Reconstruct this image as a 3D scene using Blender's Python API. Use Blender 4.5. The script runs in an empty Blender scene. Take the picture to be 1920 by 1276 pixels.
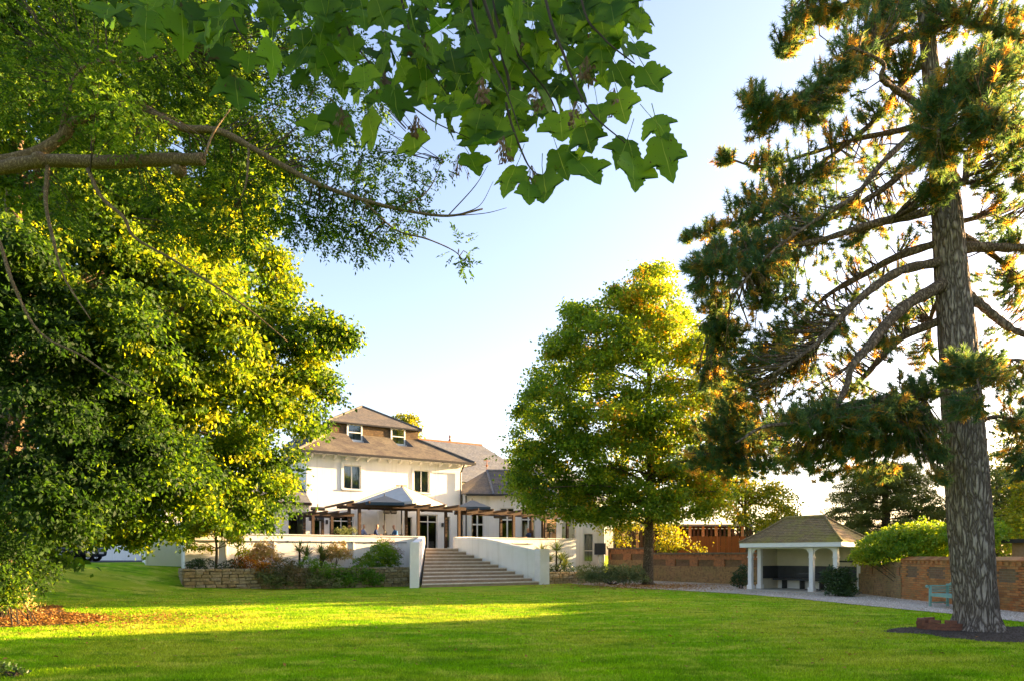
import bpy, math, random
import numpy as np
from mathutils import Vector, Matrix, Quaternion

R = math.radians
rng = np.random.default_rng(7)
random.seed(7)
scene = bpy.context.scene
col = scene.collection

# ------------------------------------------------------------------ camera, sky, sun, exposure
EYE = 1.6
cam_d = bpy.data.cameras.new('camera')
cam_d.sensor_width = 36.0
cam_d.lens = 24.0
cam_d.shift_y = 402 / 1920
cam_d.clip_start = 0.05
cam_d.clip_end = 3000
cam = bpy.data.objects.new('camera', cam_d)
cam.location = (0, 0, EYE)
cam.rotation_euler = (R(90), 0, 0)
col.objects.link(cam)
scene.camera = cam

SUN_AZ = 21.0      # degrees from +X towards +Y
SUN_EL = 10.5
world = bpy.data.worlds.new('World')
scene.world = world
world.use_nodes = True
wn = world.node_tree.nodes
sky = wn.new('ShaderNodeTexSky')
sky.sky_type = 'NISHITA'
sky.sun_disc = False
sky.sun_elevation = R(SUN_EL)
sky.sun_rotation = R(90 - SUN_AZ)
sky.air_density = 1.0
sky.dust_density = 2.0
sky.ozone_density = 1.5
wn['Background'].inputs['Strength'].default_value = 0.085
world.node_tree.links.new(sky.outputs['Color'], wn['Background'].inputs['Color'])

sun_d = bpy.data.lights.new('sun', 'SUN')
sun_d.energy = 5.0
sun_d.angle = R(0.5)
sun_d.color = (1.0, 0.72, 0.34)
sun = bpy.data.objects.new('sun', sun_d)
sdir = Vector((math.cos(R(SUN_EL)) * math.cos(R(SUN_AZ)), math.cos(R(SUN_EL)) * math.sin(R(SUN_AZ)), math.sin(R(SUN_EL))))
sun.rotation_euler = (-sdir).to_track_quat('-Z', 'Y').to_euler()
sun.location = (40, 20, 30)
col.objects.link(sun)

scene.view_settings.view_transform = 'Standard'
scene.view_settings.look = 'None'
scene.view_settings.gamma = 1.0
scene.view_settings.use_curve_mapping = False
scene.view_settings.exposure = 2.82
scene.view_settings.use_white_balance = True        # the camera's daylight-shade setting
scene.view_settings.white_balance_temperature = 6850
scene.view_settings.white_balance_tint = 24
scene.render.engine = 'CYCLES'
scene.cycles.max_bounces = 7
scene.cycles.diffuse_bounces = 4
scene.cycles.glossy_bounces = 2
scene.cycles.transmission_bounces = 4
scene.cycles.transparent_max_bounces = 6
scene.cycles.use_denoising = True


def at(px, py, Y):
    """where the sight line of a photo pixel meets the plane at depth Y"""
    return Vector(((px - 960) / 1280 * Y, Y, EYE + (1040 - py) / 1280 * Y))


def smooth(t):
    t = np.clip(t, 0, 1)
    return t * t * (3 - 2 * t)


def ground(x, y):
    q = -np.asarray(x) * .75 + np.asarray(y) * .66
    return 1.25 * smooth((q - 28.5) / 8.0)


# ------------------------------------------------------------------ materials
class N:
    def __init__(s, name):
        s.m = bpy.data.materials.new(name)
        s.m.use_nodes = True
        s.t = s.m.node_tree
        s.b = s.t.nodes['Principled BSDF']
        s.out = s.t.nodes['Material Output']
    def n(s, typ, **kw):
        nd = s.t.nodes.new(typ)
        for k, v in kw.items():
            setattr(nd, k, v)
        return nd
    def l(s, a, b):
        s.t.links.new(a, b)
    def coords(s, kind='Object', scale=(1, 1, 1)):
        if kind == 'World':
            src = s.n('ShaderNodeNewGeometry').outputs['Position']
        else:
            src = s.n('ShaderNodeTexCoord').outputs[kind]
        mp = s.n('ShaderNodeMapping')
        mp.inputs['Scale'].default_value = scale
        s.l(src, mp.inputs['Vector'])
        return mp.outputs['Vector']
    def noise(s, vec, scale, detail=4, rough=.55):
        nd = s.n('ShaderNodeTexNoise')
        nd.inputs['Scale'].default_value = scale
        nd.inputs['Detail'].default_value = detail
        nd.inputs['Roughness'].default_value = rough
        s.l(vec, nd.inputs['Vector'])
        return nd.outputs['Fac']
    def ramp(s, fac, stops):
        r = s.n('ShaderNodeValToRGB')
        e = r.color_ramp.elements
        while len(e) < len(stops):
            e.new(.5)
        for i, (p, c) in enumerate(stops):
            e[i].position = p
            e[i].color = (c[0], c[1], c[2], 1) if not isinstance(c, (int, float)) else (c, c, c, 1)
        s.l(fac, r.inputs['Fac'])
        return r.outputs['Color']
    def mix(s, fac, a, b, mode='MIX'):
        m = s.n('ShaderNodeMix', data_type='RGBA', blend_type=mode)
        for inp, v in ((m.inputs[0], fac), (m.inputs[6], a), (m.inputs[7], b)):
            if isinstance(v, (int, float)):
                inp.default_value = v
            elif isinstance(v, tuple):
                inp.default_value = (v[0], v[1], v[2], 1)
            else:
                s.l(v, inp)
        return m.outputs[2]
    def bump(s, h, strength=.4, dist=.02):
        b = s.n('ShaderNodeBump')
        b.inputs['Strength'].default_value = strength
        b.inputs['Distance'].default_value = dist
        s.l(h, b.inputs['Height'])
        s.l(b.outputs['Normal'], s.b.inputs['Normal'])
    def base(s, c):
        if isinstance(c, tuple):
            s.b.inputs['Base Color'].default_value = (c[0], c[1], c[2], 1)
        else:
            s.l(c, s.b.inputs['Base Color'])
    def rough(s, v):
        s.b.inputs['Roughness'].default_value = v


def flat(name, c1, c2=None, scale=6, rough=.7, bump=0, spec=.4, metal=0, detail=5):
    g = N(name)
    v = g.coords('Object')
    c2 = c2 or tuple(x * .8 for x in c1)
    f = g.noise(v, scale, detail)
    g.base(g.ramp(f, [(.3, c1), (.7, c2)]))
    g.rough(rough)
    g.b.inputs['Specular IOR Level'].default_value = spec
    g.b.inputs['Metallic'].default_value = metal
    if bump:
        g.bump(g.noise(v, scale * 6, 4), bump, .01)
    return g.m


def leafmat(name, stops, trans=.45, boost=1.5, rough=.5, spots=False):
    g = N(name)
    at_ = g.n('ShaderNodeAttribute', attribute_name='tint')
    c = g.ramp(at_.outputs['Fac'], stops)
    if spots:
        oi = g.n('ShaderNodeObjectInfo')
        c = g.mix(1.0, c, g.ramp(oi.outputs['Random'], [(0, (.55, .62, .6)), (.5, (1, 1, 1)), (1, (1.45, 1.25, .9))]), 'MULTIPLY')
        ve = g.n('ShaderNodeAttribute', attribute_name='vein')
        c = g.mix(g.ramp(ve.outputs['Fac'], [(.5, 0), (1, .55)]), c, (.26, .36, .08))
        add = g.n('ShaderNodeVectorMath', operation='ADD'); g.l(g.coords('Object'), add.inputs[0]); g.l(oi.outputs['Random'], add.inputs[1])
        c = g.mix(g.ramp(g.noise(add.outputs[0], 13, 2), [(.67, 0), (.70, 1)]), c, (.03, .025, .01))
    g.base(c)
    g.rough(rough)
    g.b.inputs['Specular IOR Level'].default_value = .3
    tr = g.n('ShaderNodeBsdfTranslucent')
    g.l(g.mix(1.0, c, (boost * 1.25, boost, boost * .45), 'MULTIPLY'), tr.inputs['Color'])
    mx = g.n('ShaderNodeMixShader')
    mx.inputs['Fac'].default_value = trans
    g.l(g.b.outputs['BSDF'], mx.inputs[1])
    g.l(tr.outputs['BSDF'], mx.inputs[2])
    g.l(mx.outputs['Shader'], g.out.inputs['Surface'])
    return g.m


M = {}


def make_materials():
    # lawn: two greens and straw patches
    def lawn(name, up=False):
        g = N(name)
        v = g.coords('World')
        big = g.noise(v, .22, 3)
        mid = g.noise(g.coords('World', (.5, 1.6, 1)), .9, 5)
        fine = g.noise(v, 26, 3)
        c = g.ramp(mid, [(.3, (.12, .33, .002)), (.52, (.23, .46, .003)), (.72, (.35, .52, .008))])
        c = g.mix(g.ramp(big, [(.46, 0), (.60, .8)]), c, (.46, .45, .035))
        c = g.mix(g.ramp(g.noise(g.coords('World', (.8, 1.6, 1)), 1.1, 7, .75), [(.50, 0), (.60, .85)]), c, (.60, .56, .08))
        c = g.mix(g.ramp(g.noise(g.coords('World', (.5, 1.3, 1)), 1.3, 7, .75), [(.40, .85), (.48, 0)]), c, (.08, .21, .004))
        c = g.mix(g.ramp(fine, [(.35, .0), (.75, .5)]), c, (.24, .46, .01))
        c = g.mix(g.ramp(g.noise(v, 75, 2), [(.3, .42), (.6, 0)]), c, (.035, .075, .006))
        g.base(c)
        g.rough(.9)
        g.b.inputs['Specular IOR Level'].default_value = .04
        g.bump(g.noise(v, 60, 3), .6, .03)
        return g
    M['lawn'] = lawn('lawn_green').m
    gg = lawn('grass_blade')
    tn = gg.n('ShaderNodeAttribute', attribute_name='tint')
    bl = gg.b.inputs['Base Color'].links[0].from_socket
    bc = gg.mix(1.0, bl, gg.ramp(tn.outputs['Fac'], [(0, (.5, .55, .4)), (.5, (1.1, 1.12, 1)), (1, (1.9, 1.75, 1.7))]), 'MULTIPLY')
    gg.base(bc)
    tr = gg.n('ShaderNodeBsdfTranslucent')
    gg.l(bc, tr.inputs['Color'])
    mx = gg.n('ShaderNodeMixShader')
    mx.inputs['Fac'].default_value = .35
    gg.l(gg.b.outputs['BSDF'], mx.inputs[1]); gg.l(tr.outputs['BSDF'], mx.inputs[2])
    gg.l(mx.outputs['Shader'], gg.out.inputs['Surface'])
    gg.b.inputs['Normal'].is_linked and gg.t.links.remove(gg.b.inputs['Normal'].links[0])
    M['blade'] = gg.m

    g = N('white_render'); v = g.coords('World')
    c = g.ramp(g.noise(v, .8, 6, .65), [(.35, (.88, .87, .84)), (.7, (.81, .80, .76))])
    c = g.mix(g.ramp(g.noise(g.coords('World', (3, 3, .25)), 1.5, 5), [(.55, 0), (.8, .35)]), c, (.66, .63, .56))
    c = g.mix(g.ramp(g.noise(g.coords('World', (7, 7, .12)), 1.0, 4, .6), [(.56, 0), (.70, .30)]), c, (.50, .47, .38))
    sz = g.n('ShaderNodeSeparateXYZ'); g.l(v, sz.inputs['Vector'])
    mr = g.n('ShaderNodeMapRange'); mr.inputs[1].default_value = .05; mr.inputs[2].default_value = .75; mr.inputs[3].default_value = 1; mr.inputs[4].default_value = 0
    g.l(sz.outputs['Z'], mr.inputs[0])
    gr = g.n('ShaderNodeMath', operation='MULTIPLY'); g.l(mr.outputs[0], gr.inputs[0]); g.l(g.ramp(g.noise(v, 3.5, 6, .7), [(.38, 0), (.62, .75)]), gr.inputs[1])
    c = g.mix(gr.outputs[0], c, (.33, .34, .20))          # algae splashed up from the ground
    g.base(c); g.rough(.85); g.bump(g.noise(v, 40, 3), .15, .01); M['render'] = g.m
    M['paint'] = flat('white_paint', (.80, .79, .76), (.74, .73, .69), 4, .5)
    M['cream'] = flat('cream_wall', (.66, .60, .46), (.58, .53, .40), 3, .8, .1)
    M['timber'] = flat('dark_timber', (.075, .04, .02), (.04, .022, .012), 9, .75, .3)
    M['black'] = flat('black_metal', (.015, .016, .018), (.03, .03, .032), 10, .45)
    M['charcoal'] = flat('charcoal_paint', (.035, .038, .045), (.05, .053, .06), 5, .55)
    M['steel'] = flat('grey_metal', (.30, .31, .32), (.22, .23, .24), 10, .4, metal=.7)
    M['grey_fabric'] = flat('slate_blue_fabric', (.055, .09, .135), (.046, .076, .115), 8, .9)
    M['white_fabric'] = flat('pale_fabric', (.56, .55, .52), (.50, .49, .46), 3, .9)
    M['wood'] = flat('brown_wood', (.20, .11, .05), (.13, .07, .03), 8, .65, .2)
    M['old_brick'] = flat('sooty_brick', (.27, .10, .05), (.13, .055, .035), 9, .95, .6)
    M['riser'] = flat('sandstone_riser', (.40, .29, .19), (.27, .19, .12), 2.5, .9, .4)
    M['teal'] = flat('teal_paint', (.24, .46, .40), (.17, .37, .32), 6, .55, .1)
    M['soil'] = flat('dark_soil', (.045, .032, .022), (.085, .062, .042), 14, .95, .9)
    M['asphalt'] = flat('asphalt', (.055, .057, .062), (.04, .042, .046), 12, .9, .5)
    M['paving'] = flat('terrace_paving', (.42, .38, .32), (.34, .31, .26), 3, .85, .2)
    M['curtain'] = flat('curtain_cloth', (.33, .36, .42), (.26, .29, .35), 5, .95)
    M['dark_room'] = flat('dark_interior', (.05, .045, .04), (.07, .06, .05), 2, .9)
    M['orange_board'] = flat('orange_stained_board', (.46, .13, .035), (.34, .09, .025), 7, .75, .3)
    M['tan_board'] = flat('tan_board', (.40, .25, .12), (.28, .17, .08), 7, .75, .3)
    M['terracotta'] = flat('terracotta', (.42, .17, .08), (.33, .13, .06), 5, .85, .2)
    M['bulb'] = flat('bulb_glass', (.75, .55, .30), (.7, .5, .28), 5, .2)
    M['skin'] = flat('skin', (.55, .32, .22), (.5, .28, .19), 8, .6)

    g = N('window_glass')
    gl = g.n('ShaderNodeBsdfGlossy'); gl.inputs['Roughness'].default_value = .03
    gl.inputs['Color'].default_value = (.85, .9, .95, 1)
    tp = g.n('ShaderNodeBsdfTransparent'); tp.inputs['Color'].default_value = (.72, .78, .80, 1)
    fr = g.n('ShaderNodeFresnel'); fr.inputs['IOR'].default_value = 1.75
    mx = g.n('ShaderNodeMixShader')
    g.l(fr.outputs['Fac'], mx.inputs['Fac']); g.l(tp.outputs['BSDF'], mx.inputs[1]); g.l(gl.outputs['BSDF'], mx.inputs[2])
    g.l(mx.outputs['Shader'], g.out.inputs['Surface']); M['glass'] = g.m

    def tiles(name, c1, c2, lichen, lich_amt, w=.28, h=.14, bump=.6):
        g = N(name)
        uv = g.n('ShaderNodeUVMap').outputs['UV']
        br = g.n('ShaderNodeTexBrick')
        br.inputs['Scale'].default_value = 1
        br.inputs['Brick Width'].default_value = w
        br.inputs['Row Height'].default_value = h
        br.inputs['Mortar Size'].default_value = .008
        br.inputs['Color1'].default_value = (*c1, 1); br.inputs['Color2'].default_value = (*c2, 1)
        br.inputs['Mortar'].default_value = (c2[0] * .35, c2[1] * .35, c2[2] * .35, 1)
        g.l(uv, br.inputs['Vector'])
        v = g.coords('World')
        c = g.mix(g.ramp(g.noise(v, .9, 6, .7), [(.4, 0), (.62, lich_amt)]), br.outputs['Color'], lichen)
        c = g.mix(g.ramp(g.noise(v, 6, 4), [(.35, .5), (.6, 0)]), c, tuple(x * .5 for x in c2))
        g.base(c); g.rough(.9)
        # each course laps over the one below
        sep = g.n('ShaderNodeSeparateXYZ'); g.l(uv, sep.inputs['Vector'])
        md = g.n('ShaderNodeMath', operation='FRACT'); dv = g.n('ShaderNodeMath', operation='DIVIDE')
        dv.inputs[1].default_value = h
        g.l(sep.outputs['Y'], dv.inputs[0]); g.l(dv.outputs[0], md.inputs[0])
        inv = g.n('ShaderNodeMath', operation='SUBTRACT'); inv.inputs[0].default_value = 1
        g.l(md.outputs[0], inv.inputs[1])
        g.bump(inv.outputs[0], bump, .03)
        return g.m
    M['brown_tile'] = tiles('brown_roof_tile', (.10, .072, .047), (.06, .044, .031), (.165, .135, .08), .9)
    M['slate'] = tiles('grey_slate', (.14, .16, .19), (.10, .115, .14), (.20, .20, .18), .5, .3, .2)
    M['lichen_slate'] = tiles('lichen_slate', (.115, .105, .095), (.08, .075, .07), (.17, .135, .09), .8, .3, .18)
    M['moss_tile'] = tiles('mossy_shingle', (.36, .24, .11), (.26, .17, .08), (.30, .265, .04), .9, .18, .11)
    M['tile_hung'] = tiles('tile_hung_wall', (.14, .085, .04), (.09, .055, .028), (.19, .12, .045), .6, .2, .12)

    g = N('brick_wall')
    uv = g.n('ShaderNodeUVMap').outputs['UV']
    br = g.n('ShaderNodeTexBrick')
    br.inputs['Scale'].default_value = 1; br.inputs['Brick Width'].default_value = .225; br.inputs['Row Height'].default_value = .075
    br.inputs['Mortar Size'].default_value = .007
    br.inputs['Color1'].default_value = (.50, .20, .08, 1); br.inputs['Color2'].default_value = (.38, .19, .085, 1)
    br.inputs['Mortar'].default_value = (.20, .16, .11, 1)
    g.l(uv, br.inputs['Vector'])
    v = g.coords('World')
    c = g.mix(g.ramp(g.noise(v, 1.1, 5, .65), [(.42, 0), (.68, .75)]), br.outputs['Color'], (.20, .15, .07))
    c = g.mix(g.ramp(g.noise(v, 4, 4), [(.55, 0), (.75, .6)]), c, (.42, .30, .18))
    g.base(c); g.rough(.92); g.bump(br.outputs['Fac'], -.5, .01); M['brick_wall'] = g.m

    for nm, k1, k2, md in (('brick_red', (.56, .20, .065), (.44, .15, .055), .2), ('brick_mossy', (.46, .26, .10), (.32, .17, .07), .55), ('brick_brown', (.24, .12, .055), (.17, .09, .045), .3)):
        g = N(nm)
        uv = g.n('ShaderNodeUVMap').outputs['UV']
        br = g.n('ShaderNodeTexBrick')
        br.inputs['Scale'].default_value = 1; br.inputs['Brick Width'].default_value = .225; br.inputs['Row Height'].default_value = .075
        br.inputs['Mortar Size'].default_value = .008
        br.inputs['Color1'].default_value = (*k1, 1); br.inputs['Color2'].default_value = (*k2, 1)
        br.inputs['Mortar'].default_value = (.22, .18, .12, 1)
        g.l(uv, br.inputs['Vector'])
        v = g.coords('World')
        c = g.mix(g.ramp(g.noise(v, 1.6, 6, .7), [(.42, 0), (.62, md)]), br.outputs['Color'], (.25, .20, .075))
        c = g.mix(g.ramp(g.noise(v, 7, 4), [(.3, .7), (.5, 0)]), c, (.10, .065, .035))
        g.base(c); g.rough(.92); g.bump(br.outputs['Fac'], -.6, .012); M[nm] = g.m
    g = N('single_brick')
    oi = g.n('ShaderNodeObjectInfo')
    rl = g.n('ShaderNodeAttribute', attribute_name='tint')
    add = g.n('ShaderNodeMath', operation='ADD'); g.l(oi.outputs['Random'], add.inputs[0]); g.l(rl.outputs['Fac'], add.inputs[1])
    fr = g.n('ShaderNodeMath', operation='FRACT'); g.l(add.outputs[0], fr.inputs[0])
    c = g.ramp(fr.outputs[0], [(0, (.36, .13, .045)), (.3, (.62, .22, .06)), (.55, (.48, .21, .075)), (.8, (.64, .29, .10)), (1, (.34, .18, .07))])
    v = g.coords('World')
    c = g.mix(g.ramp(g.noise(v, 1.3, 5, .65), [(.48, 0), (.75, .6)]), c, (.32, .23, .08))
    c = g.mix(g.ramp(g.noise(v, 30, 3), [(.3, .35), (.6, 0)]), c, (.12, .07, .04))
    g.base(c); g.rough(.92); g.bump(g.noise(v, 60, 3), .5, .01); M['brick'] = g.m
    M['mortar'] = flat('lime_mortar', (.21, .17, .115), (.15, .12, .08), 9, .95, .4)

    g = N('planter_stone')
    oi = g.n('ShaderNodeObjectInfo')
    c = g.ramp(oi.outputs['Random'], [(0, (.30, .22, .11)), (.35, (.42, .33, .19)), (.7, (.36, .25, .11)), (1, (.46, .39, .27))])
    v = g.coords('World')
    c = g.mix(g.ramp(g.noise(v, 9, 5), [(.35, .6), (.6, 0)]), c, (.13, .095, .05))
    g.base(c); g.rough(.92); g.bump(g.noise(v, 25, 4), .7, .02); M['stone'] = g.m

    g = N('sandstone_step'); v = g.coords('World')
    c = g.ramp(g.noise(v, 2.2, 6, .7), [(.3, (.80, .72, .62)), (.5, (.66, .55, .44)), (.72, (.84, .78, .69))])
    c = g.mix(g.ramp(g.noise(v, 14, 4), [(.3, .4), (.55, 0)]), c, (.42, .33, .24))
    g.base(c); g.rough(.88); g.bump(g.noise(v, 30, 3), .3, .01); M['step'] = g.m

    g = N('gravel'); v = g.coords('World')
    vo = g.n('ShaderNodeTexVoronoi'); vo.inputs['Scale'].default_value = 28; g.l(v, vo.inputs['Vector'])
    c = g.ramp(g.noise(v, 55, 2), [(.3, (.36, .28, .20)), (.55, (.64, .54, .43)), (.75, (.80, .72, .60))])
    c = g.mix(g.ramp(g.noise(v, .5, 3), [(.4, 0), (.65, .5)]), c, (.26, .18, .10))
    g.base(c); g.rough(.95); g.bump(vo.outputs['Distance'], .9, .03); M['gravel'] = g.m
    g = N('pebble')
    rl = g.n('ShaderNodeAttribute', attribute_name='tint')
    g.base(g.ramp(rl.outputs['Fac'], [(0, (.38, .29, .20)), (.4, (.64, .54, .43)), (.8, (.82, .75, .64)), (1, (.54, .37, .22))]))
    g.rough(.9); M['pebble'] = g.m

    def bark(name, dark, mid, light, sc, stretch, dist):
        g = N(name)
        v = g.coords('Object', (1, 1, stretch))
        wob = g.n('ShaderNodeTexNoise'); wob.inputs['Scale'].default_value = sc * .6; wob.inputs['Detail'].default_value = 3
        g.l(v, wob.inputs['Vector'])
        vv = g.n('ShaderNodeVectorMath', operation='MULTIPLY_ADD')
        vv.inputs[1].default_value = (.26, .26, .26)
        g.l(wob.outputs['Color'], vv.inputs[0]); g.l(v, vv.inputs[2])
        vo = g.n('ShaderNodeTexVoronoi', feature='DISTANCE_TO_EDGE'); vo.inputs['Scale'].default_value = sc
        g.l(vv.outputs[0], vo.inputs['Vector'])
        edge = g.ramp(vo.outputs['Distance'], [(.0, 0), (.30, 1)])
        c = g.ramp(g.noise(v, sc * 3, 5, .7), [(.3, mid), (.7, light)])
        c = g.mix(edge, dark, c)
        g.base(c); g.rough(.95); g.b.inputs['Specular IOR Level'].default_value = .15
        hgt = g.mix(.25, edge, g.noise(v, sc * 5, 4))
        g.bump(hgt, 1.0, dist)
        return g.m
    M['pine_bark'] = bark('pine_bark', (.085, .062, .046), (.26, .21, .17), (.45, .38, .31), 12, .22, .05)
    M['pine_limb'] = bark('pine_limb_bark', (.06, .04, .025), (.20, .14, .09), (.28, .21, .15), 12, .5, .02)
    M['bark'] = bark('grey_bark', (.05, .035, .02), (.15, .11, .065), (.24, .18, .11), 14, .4, .015)
    M['ash_bark'] = bark('ash_bark', (.08, .055, .03), (.17, .125, .07), (.24, .18, .10), 20, .6, .004)
    M['twig'] = flat('dark_twig', (.05, .035, .02), (.035, .025, .015), 10, .9)

    M['syc_leaf'] = leafmat('sycamore_leaf', [(0, (.025, .075, .010)), (.5, (.045, .125, .012)), (1, (.085, .19, .014))], .64, 2.3, .6, True)
    M['ash_leaf'] = leafmat('ash_leaf', [(0, (.012, .045, .007)), (.5, (.03, .09, .008)), (1, (.10, .20, .012))], .5, 2.1, .65)
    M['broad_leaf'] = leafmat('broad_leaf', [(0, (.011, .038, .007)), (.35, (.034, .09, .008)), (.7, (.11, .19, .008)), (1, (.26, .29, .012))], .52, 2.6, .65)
    M['maple_leaf'] = leafmat('maple_leaf', [(0, (.055, .13, .016)), (.4, (.11, .21, .016)), (.75, (.20, .28, .016)), (.96, (.32, .31, .018)), (1, (.38, .22, .02))], .55, 2.0)
    M['needle'] = leafmat('pine_needle', [(0, (.04, .105, .06)), (.5, (.075, .15, .066)), (.72, (.13, .17, .045)), (.85, (.30, .21, .05)), (1, (.40, .26, .06))], .55, 2.2)
    M['conifer'] = leafmat('conifer_leaf', [(0, (.05, .09, .03)), (.6, (.10, .14, .04)), (1, (.18, .19, .045))], .4, 1.6)
    M['yellow_leaf'] = leafmat('yellow_leaf', [(0, (.11, .17, .012)), (.5, (.22, .26, .015)), (1, (.38, .31, .02))], .45, 1.5)
    M['bright_leaf'] = leafmat('bright_leaf', [(0, (.06, .17, .018)), (.5, (.13, .28, .022)), (1, (.27, .37, .024))], .4, 1.6)
    M['dark_leaf'] = leafmat('dark_leaf', [(0, (.018, .05, .016)), (.6, (.032, .078, .022)), (1, (.06, .11, .03))], .2, 1.3, .35)
    M['grey_leaf'] = leafmat('grey_green_leaf', [(0, (.09, .14, .055)), (.6, (.20, .26, .10)), (1, (.33, .38, .18))], .3, 1.3)
    M['dry_flower'] = leafmat('dry_flower', [(0, (.34, .24, .11)), (.5, (.56, .43, .20)), (1, (.50, .50, .17))], .35, 1.2)
    M['orange_leaf'] = leafmat('orange_leaf', [(0, (.22, .08, .015)), (.5, (.42, .17, .02)), (1, (.50, .30, .03))], .35, 1.3)
    M['litter'] = leafmat('fallen_leaf', [(0, (.16, .07, .02)), (.4, (.36, .16, .035)), (.8, (.50, .26, .05)), (1, (.30, .24, .05))], .15, 1.1, .8)
    M['spiky'] = leafmat('spiky_leaf', [(0, (.05, .10, .03)), (.5, (.10, .17, .05)), (1, (.22, .27, .09))], .25, 1.3)
    M['lilac'] = leafmat('pale_flower', [(0, (.10, .14, .05)), (.5, (.34, .28, .26)), (1, (.50, .42, .42))], .3, 1.1)
    M['red_leaf'] = leafmat('rust_leaf', [(0, (.08, .11, .05)), (.6, (.17, .15, .07)), (1, (.32, .19, .08))], .3, 1.2)


make_materials()

# ------------------------------------------------------------------ geometry helpers
ORIG = {}
FRAME_R = R(31)          # the house stands at 31 degrees to the picture plane
HF = (Vector((0, 36.4, 0)), FRAME_R)
WF = (Vector((0, 0, 0)), 0.0)


def f2w(fr, p):
    c, s = math.cos(fr[1]), math.sin(fr[1])
    return Vector((fr[0].x + p[0] * c - p[1] * s, fr[0].y + p[0] * s + p[1] * c, fr[0].z + p[2]))


def tag(o, label, cat, group=None):
    o['label'] = label
    o['category'] = cat
    if group:
        o['group'] = group
    return o


def thing(name, label, cat, origin=(0, 0, 0), fr=WF, group=None):
    o = bpy.data.objects.new(name, None)
    o.empty_display_size = .3
    col.objects.link(o)
    o.location = f2w(fr, origin)
    o.rotation_euler = (0, 0, fr[1])
    ORIG[o.name] = Vector(origin)
    return tag(o, label, cat, group)


def link(name, me, parent=None, kind=None):
    o = bpy.data.objects.new(name, me)
    col.objects.link(o)
    if parent is not None:
        o.parent = parent
        ORIG[o.name] = ORIG.get(parent.name, Vector((0, 0, 0)))
    if kind:
        o['kind'] = kind
    return o


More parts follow.
